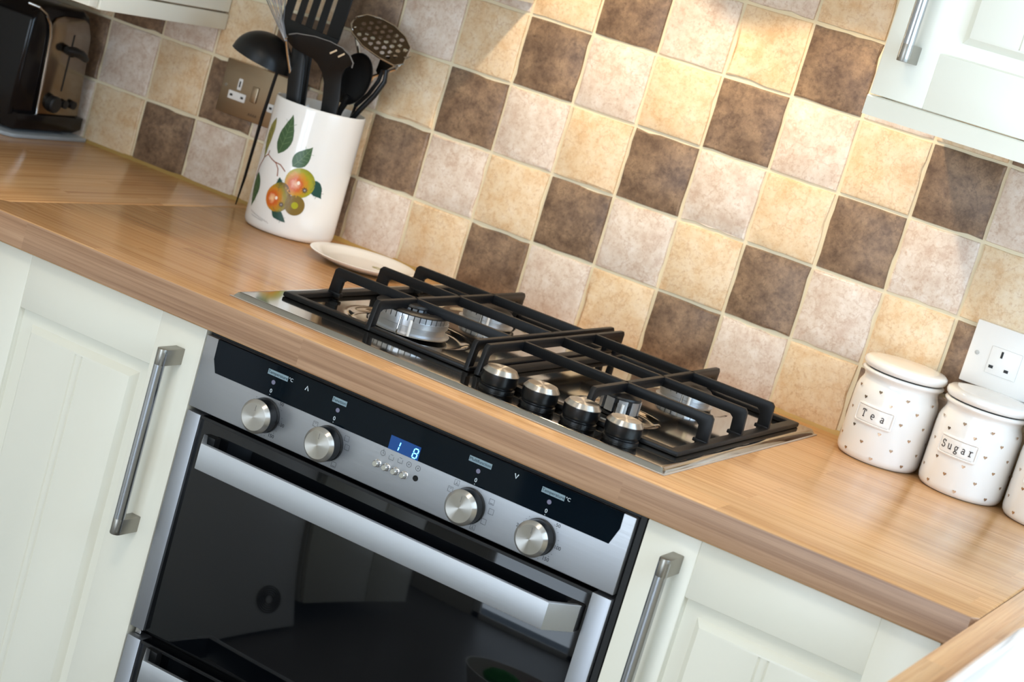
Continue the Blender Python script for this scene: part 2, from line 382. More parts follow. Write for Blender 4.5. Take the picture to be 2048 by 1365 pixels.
# ------------------------------------------------------------------ wall tiles
OFFZ = 1.10663; TP = .1
b = nb(); box(b, XL, XR-.02, .0022, .0085, WT-.02, OFFZ+4*TP, 0); finish(b, 'grout', 'grout', wall_back, smooth=0)
def tile_mesh(seed, m):
    rnd = random.Random(seed); h = TP/2-.0016; pts = []
    k = 5
    corners = [(-h, -h), (h, -h), (h, h), (-h, h)]
    for s in range(4):
        (x0, y0), (x1, y1) = corners[s], corners[(s+1) % 4]
        for i in range(k):
            t = i/k; j = 0 if i == 0 else rnd.choice((0, .0003, .0008, .0019, .0004)) * rnd.random()*1.5
            nx, ny = -(y1-y0)/(2*h), (x1-x0)/(2*h)
            t2 = t + (0 if i == 0 else rnd.uniform(-.06, .06))
            px = x0+(x1-x0)*t2+nx*j; py = y0+(y1-y0)*t2+ny*j
            if i == 0: px -= math.copysign(.0005, px)*rnd.random()*2; py -= math.copysign(.0005, py)*rnd.random()*2
            pts.append((px, py))
    bm = nb(); A = [bm.verts.new((x, .0024, z)) for x, z in pts]
    B = [bm.verts.new((x*.984, -.0004+rnd.uniform(-.0003, .0002), z*.984)) for x, z in pts]
    C = [bm.verts.new((x*.93, -.0016, z*.93)) for x, z in pts[::2]]
    n = len(pts)
    for i in range(n): bm.faces.new((A[i], A[(i+1) % n], B[(i+1) % n], B[i]))
    nc = len(C)
    for i in range(nc):
        j = (i+1) % nc
        bm.faces.new((B[2*i], B[2*i+1], B[(2*i+2) % n], C[j], C[i]))
    bm.faces.new(C)
    bmesh.ops.triangulate(bm, faces=[f for f in bm.faces if len(f.verts) > 4])
    bmesh.ops.recalc_face_normals(bm, faces=bm.faces)
    me = bpy.data.meshes.new('tile'); bm.to_mesh(me); bm.free(); me.materials.append(MAT[m])
    if me.polygons[len(me.polygons)-1].normal.y > 0: me.flip_normals()
    for p in me.polygons: p.use_smooth = True
    me.set_sharp_from_angle(angle=math.radians(28))
    return me
KIND = {0: 'tile_brown', 1: 'tile_cream', 2: 'tile_yellow'}
TM = {k: [tile_mesh(100*k+i, KIND[k]) for i in range(8)] for k in KIND}
def is_light(i, j): return (i-j) % 3
for i in range(-12, 15):
    for j in range(-2, 4):
        k = (i-j) % 3
        o = new_obj('tile', random.choice(TM[k]), wall_back, ((i+.5)*TP, 0, OFFZ+(j+.5)*TP))
        q = random.choice((0, 1, 2, 3)); o.rotation_euler = (0, q*PI/2, 0)
# sealant bead between tiles and worktop
b = nb(); prism(b, [(.002, WT), (-.005, WT), (-.004, WT+.002), (-.0005, WT+.0055), (.002, WT+.0055)], XL, XR, 'YZ'); struct('trim_1', b, 'sealant', 40)

# ------------------------------------------------------------------ worktops
YD = -.5957; TH = .038
hx0, hx1, hy0, hy1 = -.1926, .3884, -.551, -.0515
def slab(bm, pts, z0, z1, bev=.003):
    prism(bm, pts, z0, z1, 'XY', 0)
    es = [e for e in bm.edges if all(abs(v.co.z-z1) < 1e-6 or abs(v.co.z-z0) < 1e-6 for v in e.verts) and abs(e.verts[0].co.z-e.verts[1].co.z) < 1e-6]
    bmesh.ops.bevel(bm, geom=es, offset=bev, segments=3, profile=.5, affect='EDGES')
    edging(bm)
def edging(bm):
    for f in bm.faces:
        f.normal_update()
        f.material_index = 1 if abs(f.normal.z) < .35 else 0
XS, XJ = -.5577, .7560
b = nb()
b2 = [(XS+.0006, -.001), (XS+.0006, -.540), (-.606, YD), (.748, YD), (XJ-.0006, YD+.006), (XJ-.0006, -.001)]
slab(b, b2, WT-TH, WT)
tag(finish(b, 'worktop', ['wood_x', 'edge_x'], smooth=30), 'long beech-effect worktop along the tiled wall with the gas hob set into it', 'worktop', )
b = nb(); slab(b, [(XL, -.001), (XS-.0006, -.001), (XS-.0006, -.541), (-.607, YD-.0004), (-.607, -2.6), (XL, -2.6)], WT-TH, WT)
tag(finish(b, 'worktop', ['wood_y', 'edge_y'], smooth=30), 'beech-effect worktop in the left corner under the toaster, its grain running towards the wall', 'worktop')
b = nb()
for q in (((XJ+.0006, -.001), (XJ+.0006, -.60), (XR-.001, -.60), (XR-.001, -.001)), ((XJ+.0006, -1.575), (XJ+.0006, -2.3), (XR-.001, -2.3), (XR-.001, -1.575)),
          ((XJ+.0006, -.60), (XJ+.0006, -1.575), (.815, -1.575), (.815, -.60)), ((1.31, -.60), (1.31, -1.575), (XR-.001, -1.575), (XR-.001, -.60))):
    prism(b, list(q), WT-TH, WT, 'XY')
edging(b); RW = finish(b, 'worktop', ['wood_y', 'edge_y'], smooth=30)
tag(RW, 'beech-effect return worktop at the lower right corner holding the white sink', 'worktop')

# ------------------------------------------------------------------ cabinets
def frame_door(root, x0, x1, z0, z1, y, stile=.068, rail=.068, handle=None, bead=True, thick=.019):
    """framed door facing -Y; front face at y. stiles, rails, raised panel"""
    for (a, c) in ((x0, x0+stile), (x1-stile, x1)):
        b = nb(); box(b, a, c, y, y+thick, z0, z1, .0016, 2); finish(b, 'stile', 'cream', root, W0(root))
    for (a, c) in ((z0, z0+rail), (z1-rail, z1)):
        b = nb(); box(b, x0+stile-.0006, x1-stile+.0006, y+.0004, y+thick, a, c, .0016, 2); finish(b, 'rail', 'cream', root, W0(root))
    # raised panel: nested rings (inset, depth behind front)
    X0, X1, Z0, Z1 = x0+stile-.002, x1-stile+.002, z0+rail-.002, z1-rail+.002
    rings = [(0, .0015), (.0020, .0040), (.0035, .0085), (.017, .0108), (.0190, .0108), (.0265, .0024), (.0285, .0018)]
    b = nb(); prev = None
    for ins, d in rings:
        cur = [b.verts.new((x, y+d, z)) for x, z in ((X0+ins, Z0+ins), (X1-ins, Z0+ins), (X1-ins, Z1-ins), (X0+ins, Z1-ins))]
        if prev:
            for i in range(4): b.faces.new((prev[i], prev[(i+1) % 4], cur[(i+1) % 4], cur[i]))
        prev = cur
    ins = rings[-1][0]; d = rings[-1][1]
    xa, xb, za, zb = X0+ins, X1-ins, Z0+ins, Z1-ins; xm = (xa+xb)/2
    if bead:
        xs = [xa, xm-.0065, xm-.005, xm-.0035, xm-.002, xm+.002, xm+.0035, xm+.005, xm+.0065, xb]
        dd = [0, 0, .0016, 0.0, .0004, .0004, 0.0, .0016, 0, 0]
        rows = [[b.verts.new((x, y+d+q, z)) for x, q in zip(xs, dd)] for z in (za, zb)]
        for i in range(len(xs)-1): b.faces.new((rows[0][i], rows[0][i+1], rows[1][i+1], rows[1][i]))
        bmesh.ops.remove_doubles(b, verts=b.verts, dist=1e-5)
    else:
        b.faces.new(prev)
    finish(b, 'panel', 'cream', root, W0(root), 25)
    b = nb(); box(b, x0+.01, x1-.01, y+.012, y+thick-.001, z0+.01, z1-.01); finish(b, 'door_back', 'cream_in', root, W0(root), 0)

def bar_handle(root, x, z0, z1, y, r=.0068):
    """T-section bar handle: round bar on two block posts. x = bar centre, y = door face"""
    yb = y-.033
    b = nb(); tube(b, [(x, yb, z0+.004), (x, yb, z1-.004)], r, 20); h = finish(b, 'handle', 'bar_steel', root, W0(root))
    for zz in (z0, z1-.020):
        b = nb(); pts = [(x-r, yb), (x-r*.9, yb-r*.5), (x-r*.45, yb-r*.92), (x, yb-r*1.04), (x+r*.45, yb-r*.92), (x+r*.9, yb-r*.5), (x+r, yb), (x+r, y), (x-r, y)]
        prism(b, pts, zz, zz+.020 if False else zz+.020, 'XY', .0006)
        o = finish(b, 'handle_post', 'nickel', h, None, 40)
    return h

YC = -.580   # front face of the base doors
# left base cabinet
root = thing('base_cabinet', 'cream panelled base cabinet with a steel bar handle, left of the oven', 'cabinet', (-.365, -.3, 0))
b = nb(); box(b, -.536, -.196, YC+.021, -.03, .15, WT-TH-.001, .001); finish(b, 'carcass', 'cream_in', root, W0(root), 0)
frame_door(root, -.5365, -.1935, .155, .8685, YC)
bar_handle(root, -.2235, .602, .836, YC)
b = nb(); box(b, -.536, -.196, YC+.06, YC+.075, 0, .149); finish(b, 'plinth', 'cream', root, W0(root), 0)
# right base cabinet
root = thing('base_cabinet', 'cream panelled base cabinet with a steel bar handle, right of the oven', 'cabinet', (.56, -.3, 0))
b = nb(); box(b, .401, .724, YC+.021, -.03, .15, WT-TH-.001, .001); finish(b, 'carcass', 'cream_in', root, W0(root), 0)
frame_door(root, .3985, .7265, .155, .8685, YC, stile=.0635, rail=.0635)
bar_handle(root, .4415, .612, .846, YC)
b = nb(); box(b, .401, .724, YC+.06, YC+.075, 0, .149); finish(b, 'plinth', 'cream', root, W0(root), 0)
# corner post + right run (under the return worktop, outside the frame)
root = thing('base_cabinet', 'cream base cabinet under the return worktop on the right', 'cabinet', (1.1, -1.4, 0))
b = nb(); box(b, .80, XR-.01, -2.25, -.62, .15, .60, .001); box(b, .80, .815, -2.25, -.62, .60, WT-TH-.001); finish(b, 'carcass', 'cream_in', root, W0(root), 0)
b = nb(); box(b, .781, .799, -2.24, -1.42, .155, .868, .002); finish(b, 'door', 'cream', root, W0(root))
b = nb(); box(b, .781, .799, -1.41, -.60, .155, .868, .002); finish(b, 'door', 'cream', root, W0(root))
b = nb(); box(b, .85, .865, -2.25, -.62, 0, .149); finish(b, 'plinth', 'cream', root, W0(root), 0)
# left run, unseen; freezer made up for its reflection in the oven door
root = thing('freezer', 'white undercounter freezer with a round slotted vent, added under the left worktop for the oven door reflection', 'appliance', (-.9, -1.0, 0))
b = nb(); box(b, -1.18, -.63, -1.48, -.70, .02, .86, .01); finish(b, 'body', 'white_plastic', root, W0(root))
b = nb()
for k in range(5): lathe(b, [(.020+.010*k, .0), (.020+.010*k, .004), (.024+.010*k, .004), (.024+.010*k, .0)], 36, M4=Matrix.Translation((-.63, -1.32, .17)) @ Matrix.Rotation(PI/2, 4, 'Y'))
finish(b, 'round_vent', 'rubber', root, W0(root))
root = thing('base_cabinet', 'cream base cabinet in the left run beyond the freezer', 'cabinet', (-.9, -1.9, 0))
b = nb(); box(b, -1.18, -.63, -2.55, -1.50, .15, .86, .001); finish(b, 'carcass', 'cream_in', root, W0(root), 0)
b = nb(); box(b, -.628, -.61, -2.54, -2.03, .155, .865, .002); finish(b, 'door', 'cream', root, W0(root))
b = nb(); box(b, -.628, -.61, -2.02, -1.505, .155, .865, .002); finish(b, 'door', 'cream', root, W0(root))

# wall cabinet upper right
root = thing('wall_cabinet', 'cream panelled wall cabinet at the upper right with a bar handle and light pelmet', 'cabinet', (.70, -.15, 1.35))
yU = -.33
b = nb(); box(b, .4045, .998, yU+.020, -.003, 1.352, 2.05, .001); finish(b, 'carcass', 'cream_in', root, W0(root), 0)
frame_door(root, .4035, .70, 1.3495, 2.05, yU, stile=.063, rail=.063)
frame_door(root, .702, .999, 1.3495, 2.05, yU, stile=.063, rail=.063, bead=True)
bar_handle(root, .4385, 1.3925, 1.63, yU)
b = nb(); prism(b, [(yU-.002, 1.3258), (yU-.002, 1.3465), (yU+.001, 1.3485), (yU+.016, 1.3485), (yU+.018, 1.3258)], .4025, 1.0, 'YZ', .0008)
finish(b, 'pelmet', 'cream', root, W0(root))
b = nb(); box(b, .4025, .4205, yU+.018, -.003, 1.3258, 1.3485, .001); finish(b, 'pelmet', 'cream', root, W0(root))
# wall cabinet upper left (low one over the socket)
root = thing('wall_cabinet', 'cream wall cabinet hanging low over the toaster at the upper left', 'cabinet', (-.9, -.15, 1.17))
b = nb(); box(b, -1.19, -.6885, -.300, -.003, 1.1745, 2.05, .001); finish(b, 'carcass', 'cream', root, W0(root), 0)
b = nb(); box(b, -1.19, -.6895, -.3195, -.3015, 1.150, 2.05, .0012); finish(b, 'door', 'cream', root, W0(root))
b = nb(); box(b, -.705, -.6872, -.2995, -.003, 1.1475, 1.1720, .0012); finish(b, 'pelmet', 'cream', root, W0(root))
# wall cabinet left of the hood
root = thing('wall_cabinet', 'cream wall cabinet left of the extractor hood, only its lower corner in view', 'cabinet', (-.44, -.15, 1.35))
b = nb(); box(b, -.684, -.2005, -.300, -.003, 1.349, 2.05, .001); finish(b, 'carcass', 'cream', root, W0(root), 0)
b = nb(); box(b, -.684, -.2005, -.3195, -.3015, 1.349, 2.05, .0012); finish(b, 'door', 'cream', root, W0(root))
b = nb(); box(b, -.218, -.1997, -.318, -.003, 1.3215, 1.3475, .0012); finish(b, 'pelmet', 'cream', root, W0(root))
# extractor hood above the hob
root = thing('extractor_hood', 'steel extractor hood with two small warm lamps above the hob', 'hood', (.1, -.25, 1.6))
b = nb(); box(b, -.195, .395, -.48, -.003, 1.60, 1.66, .003); finish(b, 'canopy', 'steel', root, W0(root))
b = nb(); box(b, -.02, .22, -.28, -.003, 1.66, 2.3, .002); finish(b, 'chimney', 'steel', root, W0(root))
for x in (-.06, .27):
    b = nb(); lathe(b, [(0, 0), (.022, 0), (.026, .006), (0, .006)], 24, (x, -.27, 1.594)); finish(b, 'lamp', 'lamp', root, W0(root))

# ------------------------------------------------------------------ oven
YO = -.583
root = thing('double_oven', 'built-under stainless steel double oven with four knobs and a blue clock display', 'oven', (.1, -.3, 0))
OV = root
b = nb(); box(b, -.186, .393, YO+.030, -.04, .155, .868, 0); finish(b, 'housing', 'cavity', root, W0(root), 0)
b = nb(); box(b, .3885, .3965, YO+.006, YO+.05, .155, .8715, .001); box(b, -.19, .3965, YO+.008, YO+.04, .8635, .8715, .001); finish(b, 'surround', 'black', root, W0(root), 0)
b = nb(); box(b, -.1905, .3870, YO, YO+.024, .7755, .8640, .0012); pan = finish(b, 'control_panel', 'steel', root, W0(root))
b = nb(); prism(b, [(-.1725, .8640), (-.1718, .8400), (-.1655, .8247), (.3652, .8265), (.3725, .8465), (.3722, .8640)], YO-.0012, YO+.004, 'XZ', .0003)
gl = finish(b, 'display_glass', 'fascia_glass', root, W0(root), 0)

# flat lettering helper (font curve -> mesh) placed on a -Y facing plane
def text(s, x, z, size, m, parent, y, name='lettering', align='CENTER', world=True):
    cu = bpy.data.curves.new('t', 'FONT'); cu.body = s; cu.size = size; cu.align_x = align; cu.align_y = 'CENTER'; cu.extrude = .00008; cu.resolution_u = 3
    tmp = bpy.data.objects.new('t', cu); COL.objects.link(tmp)
    dg = bpy.context.evaluated_depsgraph_get(); me = bpy.data.meshes.new_from_object(tmp.evaluated_get(dg)); bpy.data.objects.remove(tmp)
    me.transform(Matrix.Translation((x, y, z)) @ ROTY); me.materials.clear(); me.materials.append(MAT[m]); me.name = name
    return new_obj(name, me, parent, None)
def strokes(bm, segs, w, f):
    """segs: list of polylines in 2-D; f maps (u,v)->Vector (on surface)."""
    for pl in segs:
        n = len(pl); L_, R_ = [], []
        for i, (u, v) in enumerate(pl):
            a = pl[max(i-1, 0)]; c = pl[min(i+1, n-1)]
            dx, dy = c[0]-a[0], c[1]-a[1]; q = math.hypot(dx, dy) or 1; nx, ny = -dy/q*w/2, dx/q*w/2
            L_.append(bm.verts.new(f(u+nx, v+ny))); R_.append(bm.verts.new(f(u-nx, v-ny)))
        for i in range(n-1): bm.faces.new((L_[i], L_[i+1], R_[i+1], R_[i]))
yt = YO-.0014
def flatbox(x0, x1, z0, z1, m, parent, name, y=None, t=.0002):
    y = yt if y is None else y
    b = nb(); box(b, x0, x1, y-t/2, y+t/2, z0, z1); return finish(b, name, m, parent, None, 0)
def disc(x, z, r, m, parent, name, y=None):
    y = yt if y is None else y
    b = nb(); lathe(b, [(0, .0001), (r, .0001), (r, -.0002)], 24, M4=Matrix.Translation((x, y, z)) @ ROTY); return finish(b, name, m, parent, None, 0)
for (xc, txt, wd, deg) in ((-.0815, 'Temperature', .0285, True), (.0058, 'Function', .0195, False), (.1955, 'Multifunction', .0290, False), (.2885, 'Temperature', .0285, True)):
    flatbox(xc-wd/2, xc+wd/2, .8500, .8562, 'print_grey', gl, 'caption_strip')
    text(txt, xc, .8531, .0052, 'print_dark', gl, yt-.0003)
    if deg: text('°C', xc+wd/2+.0040, .8536, .0055, 'print_white', gl, yt)
XK = (-.0853, .0049, .1962, .2863)
for i, x in enumerate(XK):
    disc((-.0851, .0063, .1959, .2867)[i], .8428, .0026, 'dot', gl, 'sensor_dot')
    text('0', x, .8322, .0066, 'print_white', gl, yt)
    disc(x-.0003, .8278, .0004, 'print_white', gl, 'mark')
def chev(x, z, sgn, parent):
    b = nb(); s = .0022
    strokes(b, [[(x-s, z-s*1.3*sgn), (x, z+s*1.0*sgn), (x+s, z-s*1.3*sgn)]], .0011, lambda u, v: Vector((u, yt-.0002, v)))
    finish(b, 'chevron', 'print_white', parent, None, 0)
chev(-.0398, .8525, 1, gl); chev(.2414, .8545, -1, gl)
flatbox(.0810, .1212, .8256, .8416, 'display', gl, 'clock_display', yt+.0002)
def seg7(x, z, w, h, segs, parent):
    b = nb(); t = .0007; f = lambda u, v: Vector((u+ (v-z)*.12, yt-.0003, v)); hh = h/2
    S = {'a': [(x+t, z+h), (x+w-t, z+h)], 'b': [(x+w, z+h-t), (x+w, z+hh+t)], 'c': [(x+w, z+hh-t), (x+w, z+t)], 'd': [(x+t, z), (x+w-t, z)],
         'e': [(x, z+hh-t), (x, z+t)], 'f': [(x, z+h-t), (x, z+hh+t)], 'g': [(x+t, z+hh), (x+w-t, z+hh)]}
    strokes(b, [S[c] for c in segs], .0011, f); bmesh.ops.solidify(b, geom=b.faces[:], thickness=.0002)
    finish(b, 'digit', 'digit', parent, None, 0)
seg7(.0885, .8272, .0055, .0108, 'bc', gl); seg7(.1128, .8272, .0055, .0108, 'abcdefg', gl)
# printing on the steel
ys = YO-.00015
def stext(s, x, z, size=.0058): text(s, x, z, size, 'print_black', pan, ys)
for x in (XK[0], XK[3]):
    stext('50', x+.0180, .8222); stext('100', x+.0245, .7990); stext('150', x+.0150, .7822); stext('200', x-.0150, .7822); stext('250', x-.0250, .8046)
    b = nb()
    for k in range(29):
        a = math.radians(65 - k*10.7)
        if k % 4 == 0: continue
        strokes(b, [[(x+.0232*math.cos(a), .8022+.0232*math.sin(a)), (x+.0243*math.cos(a), .8022+.0243*math.sin(a))]], .0004, lambda u, v: Vector((u, ys, v)))
    finish(b, 'scale_marks', 'print_black', pan, None, 0)
def icon(x, z, kind):
    b = nb(); s = .0030; f = lambda u, v: Vector((u, ys, v))
    sg = [[(x-s, z-s), (x+s, z-s), (x+s, z+s), (x-s, z+s), (x-s, z-s)]]
    if kind == 1: sg += [[(x, z-s*.3), (x-s*.6, z-s*.7)], [(x, z-s*.3), (x+s*.6, z-s*.7)], [(x, z-s*.3), (x, z+s*.6)]]
    if kind == 2: sg += [[(x-s*.6, z+s*.7), (x, z+s*.3), (x+s*.6, z+s*.7)]]
    if kind == 3: sg += [[(x-s*.7, z-s*.6), (x+s*.7, z-s*.6)]]
    if kind == 4:   # circle
        sg = [[(x+s*math.cos(t*PI/10), z+s*math.sin(t*PI/10)) for t in range(21)], [(x, z-s*.3), (x, z+s*.4)], [(x-s*.3, z), (x+s*.3, z)]]
    if kind == 5:   # pan
        sg = [[(x-s, z+s*.4), (x-s, z-s), (x+s, z-s), (x+s, z+s*.4)], [(x-s*.6, z+s*.9), (x+s*.6, z+s*.9)]]
    if kind == 6:   # clock
        sg = [[(x+s*math.cos(t*PI/10), z+s*math.sin(t*PI/10)) for t in range(21)], [(x, z), (x, z+s*.7)], [(x, z), (x+s*.5, z)], [(x, z+s), (x, z+s*1.5)]]
    strokes(b, sg, .0004, f); finish(b, 'symbol', 'print_black', pan, None, 0)
for x, z, k in ((.0763, .8178, 6), (.0880, .8172, 5), (.0999, .8180, 5), (.1116, .8176, 4), (.1238, .8176, 4), (.1746, .8208, 1), (.1690, .8110, 2), (.2079, .7815, 1), (.2187, .7923, 0), (.2215, .8165, 3), (.2240, .8060, 0),
                (.0195, .7816, 3), (-.0175, .8170, 2), (.0302, .8065, 0), (.0270, .8160, 0)): icon(x, z, k)
# knobs: turned about Z then tipped to face -Y
def knob_parts(root_name, R, Hh, parent, dark='knob_black', pointer=True):
    k = new_obj(root_name, None, parent) if False else None
def control_knob(parent, x, z):
    R = .0202
    Mx = Matrix.Translation((x, YO, z)) @ ROTY
    b = nb(); lathe(b, [(0, .0003), (R*1.02, .0003), (R*1.02, .003), (R*.97, .0036), (R*.97, .0048), (R, .0055), (R, .0185), (0, .0185)], 48)
    me_o = finish(b, 'control_knob', 'knob_black', parent, None, 40); me_o.matrix_local = Matrix.Translation(-parent.location) @ Mx
    b = nb(); lathe(b, [(R, .0183), (R, .0190), (R*.81, .0232), (R*.80, .0233), (0, .0233)], 48)
    c = finish(b, 'knob_cap', 'knob_face', me_o, None, 25)
    b = nb(); box(b, -.0004, .0004, R*.34, R*.68, .0233, .0234); finish(b, 'pointer', 'rubber', me_o, None, 0)
    return me_o
for x in XK: control_knob(OV, x, .8022)
for x in (.0737, .0860, .0983, .1100):
    b = nb(); lathe(b, [(0, 0), (.0047, 0), (.0047, .001), (.0037, .0012), (.0037, .0070), (.0030, .0078), (0, .0078)], 20)
    o = finish(b, 'push_button', 'chrome', OV, None, 30); o.matrix_local = Matrix.Translation(-OV.location) @ Matrix.Translation((x, YO, .8046)) @ ROTY
b = nb(); lathe(b, [(0, .0002), (.0028, .0002), (.0034, .0004), (.0034, 0)], 20, M4=Matrix.Translation((.1241, YO, .8060)) @ ROTY); finish(b, 'button_hole', 'cavity', OV, W0(OV), 0)
def oven_door(z0, z1, zh):
    b = nb(); box(b, -.1900, .3870, YO+.004, YO+.026, z0, z1, .001); dr = finish(b, 'oven_door', 'black_glass', OV, W0(OV), 30)
    for x0, x1 in ((-.1900, -.1700), (.3640, .3876)):
        b = nb(); box(b, x0, x1, YO, YO+.024, z0-.0005, z1+.0008, .0009); finish(b, 'side_frame', 'steel_v', dr, None)
    b = nb(); box(b, -.1698, .3638, YO+.0015, YO+.0042, z1-.0032, z1+.0005, .0004); finish(b, 'top_edge', 'black', dr, None, 0)
    # handle: front blade with angled hollow ends
    yf, yb = -.625, -.5895
    o_ = [(-.154, yb), (-.132, yf), (.337, yf), (.360, yb)]
    i_ = [(-.1485, yb), (-.1285, yf+.0065), (.3335, yf+.0065), (.3545, yb)]
    pts = o_ + i_[::-1]
    b = nb(); prism(b, pts, zh, zh+.0315, 'XY', .0010)
    h = finish(b, 'door_handle', 'handle_steel', dr, None, 30)
    for xa, xb in ((-.1545, -.137), (.343, .3605)):
        b = nb(); box(b, xa, xb, yb-.001, YO+.006, zh+.001, zh+.0305, .0008); finish(b, 'handle_foot', 'black', h, None, 30)
oven_door(.4930, .7695, .7222)
oven_door(.1580, .4800, .4480)
# bright runner clip in the door gap
b = nb(); box(b, -.1885, -.180, YO+.012, YO+.03, .4815, .4925, .0005); finish(b, 'hinge_clip', 'chrome', OV, W0(OV), 0)

# ------------------------------------------------------------------ hob
ZT = .9165
hob = thing('gas_hob', 'four-burner stainless steel gas hob set in the worktop with four black knobs', 'hob', (.098, -.30, WT))
XC0, XC1, YR, YFb = -.043, .252, -.183, -.385
wells = [(XC0, YFb, .080, .0045), (XC0, YR, .060, .003), (XC1, YR, .060, .003), (XC1, YFb, .052, .003)]
def hz(x, y):
    z = ZT
    for cx, cy, r, d in wells:
        q = math.hypot(x-cx, y-cy)/r
        if q < 1:
            e = min(1, (1-q)/.16); z = min(z, ZT - d*(3*e*e-2*e**3))
            if q < .62: z = max(z, ZT-d+ (d*1.1)*(1-(q/.62)**2)*.9)
    return z
b = nb(); nx, ny = 190, 164
xs = [hx0+.0055+(hx1-hx0-.011)*i/nx for i in range(nx+1)]; ysg = [hy0+.0055+(hy1-hy0-.011)*j/ny for j in range(ny+1)]
G = [[b.verts.new((x, y, hz(x, y))) for x in xs] for y in ysg]
for j in range(ny):
    for i in range(nx): b.faces.new((G[j][i], G[j][i+1], G[j+1][i+1], G[j+1][i]))
# rolled rim
edge = [G[0][i] for i in range(nx)] + [G[j][nx] for j in range(ny)] + [G[ny][nx-i] for i in range(nx)] + [G[ny-j][0] for j in range(ny)]
cx_, cy_ = (hx0+hx1)/2, (hy0+hy1)/2
prev = edge
for off, zz in ((.0008, -.0003), (.0040, -.0040), (.0056, -.0062)):
    cur = []
    for v in edge:
        x, y = v.co.x, v.co.y
        sx = off if abs(x-xs[-1]) < 1e-7 else (-off if abs(x-xs[0]) < 1e-7 else 0)
        sy = off if abs(y-ysg[-1]) < 1e-7 else (-off if abs(y-ysg[0]) < 1e-7 else 0)
        if sx and sy: sx *= .8; sy *= .8
        cur.append(b.verts.new((x+sx, y+sy, ZT+zz)))
    n = len(edge)
    for i in range(n): b.faces.new((prev[i], prev[(i+1) % n], cur[(i+1) % n], cur[i]))
    prev = cur
finish(b, 'hob_plate', 'hob_steel', hob, W0(hob), 50)
b = nb()   # strip of translucent sealant round the edge
for (x0, x1, y0, y1) in ((hx0-.002, hx1+.002, hy0-.0022, hy0+.002), (hx1-.002, hx1+.0022, hy0, hy1)):
    box(b, x0, x1, y0, y1, WT+.0001, WT+.0010, .0004)
finish(b, 'foam_seal', 'stitch', hob, W0(hob))
# burners
def burner(cx, cy, R, zb, teeth, cap_r, cap_h, wide=False, petal=False):
    gap = .16 if petal else .07
    z = hz(cx, cy)
    br = new_obj('burner', bpy.data.meshes.new('burner_base'), None)
    bpy.data.objects.remove(br)
    b = nb(); lathe(b, [(0, 0), (R*1.10, 0), (R*1.12, .002), (R*.98, .0035), (R*.98, zb*.45), (R*1.02, zb*.45+.001), (R*1.02, zb*.80), (0, zb*.80)], 56, (cx, cy, z-.001))
    if petal:
        b.free(); b = nb(); lathe(b, [(0, 0), (R*1.05, 0), (R*1.05, .0025), (R*.78, .0035), (R*.74, zb*.95), (0, zb*.95)], 40, (cx, cy, z-.001))
    base = finish(b, 'burner', 'black' if petal else 'burner_alu', hob, W0(hob), 30)  # petal base coloured black so its gaps read as shaded
    b = nb()    # castellated crown
    n = teeth
    for k in range(n):
        a0 = 2*PI*(k+gap)/n; a1 = 2*PI*(k+1-gap)/n; P_ = []
        for a in (a0, (a0+a1)/2, a1): P_.append((cx+R*1.0*math.cos(a), cy+R*1.0*math.sin(a)))
        for a in (a1, (a0+a1)/2, a0): P_.append((cx+R*.72*math.cos(a), cy+R*.72*math.sin(a)))
        prism(b, P_, z+zb*(.20 if petal else .72), z+zb*1.05, 'XY')
    finish(b, 'flame_crown', 'burner_alu', base, None, 30)
    b = nb(); lathe(b, [(R*.88, 0), (R*.88, zb*.3), (R*.7, zb*.3), (R*.7, 0)], 40, (cx, cy, z+zb*.75)); finish(b, 'slot_shade_core', 'black', base, None, 30)  # black backing puts the shade of the slots between teeth into colour
    b = nb(); zc = z+zb*1.05
    if wide: lathe(b, [(R*.66, 0), (R*1.01, 0), (R*1.02, .0012), (R*.96, .0032), (R*.72, .0036), (R*.66, .0024), (R*.66, 0)], 56, (cx, cy, zc))
    else: lathe(b, [(0, 0), (cap_r, 0), (cap_r*1.02, .001), (cap_r*.97, cap_h), (cap_r*.5, cap_h+.0012), (0, cap_h+.0014)], 48, (cx, cy, zc))
    finish(b, 'burner_cap', 'black_enamel', base, None, 30)
    if wide:
        b = nb(); lathe(b, [(R*.45, .010), (R*.45, zb+.001), (0, zb+.001)], 40, (cx, cy, z)); 
        for k in range(16):
            a0 = 2*PI*(k+.15)/16; a1 = 2*PI*(k+.85)/16
            P_ = [(cx+R*.45*math.cos(a), cy+R*.45*math.sin(a)) for a in (a0, a1)] + [(cx+R*.30*math.cos(a), cy+R*.30*math.sin(a)) for a in (a1, a0)]
            prism(b, P_, z+zb, z+zb+.0055, 'XY')
        finish(b, 'inner_crown', 'burner_alu', base, None, 30)
        b = nb(); lathe(b, [(0, 0), (R*.45, 0), (R*.46, .0012), (R*.43, .004), (0, .0055)], 40, (cx, cy, z+zb+.0052)); finish(b, 'inner_cap', 'black_enamel', base, None, 30)
    # spark pin
    b = nb(); a = math.radians(-60); tube(b, [(cx+R*1.12*math.cos(a), cy+R*1.12*math.sin(a), z), (cx+R*1.12*math.cos(a), cy+R*1.12*math.sin(a), z+zb*.85)], .0018, 10); finish(b, 'spark_pin', 'white_plastic', base, None)
    b = nb(); a = math.radians(-75); tube(b, [(cx+R*1.2*math.cos(a), cy+R*1.2*math.sin(a), z), (cx+R*1.15*math.cos(a), cy+R*1.15*math.sin(a), z+zb*.95)], .0012, 8); finish(b, 'thermocouple', 'chrome', base, None)
burner(XC0, YFb, .0460, .0230, 38, 0, 0, True)
burner(XC0, YR, .0330, .0150, 24, .0310, .0030)
burner(XC1, YR, .0330, .0150, 24, .0310, .0030)
burner(XC1, YFb, .0240, .0185, 9, .0225, .0030, petal=True)
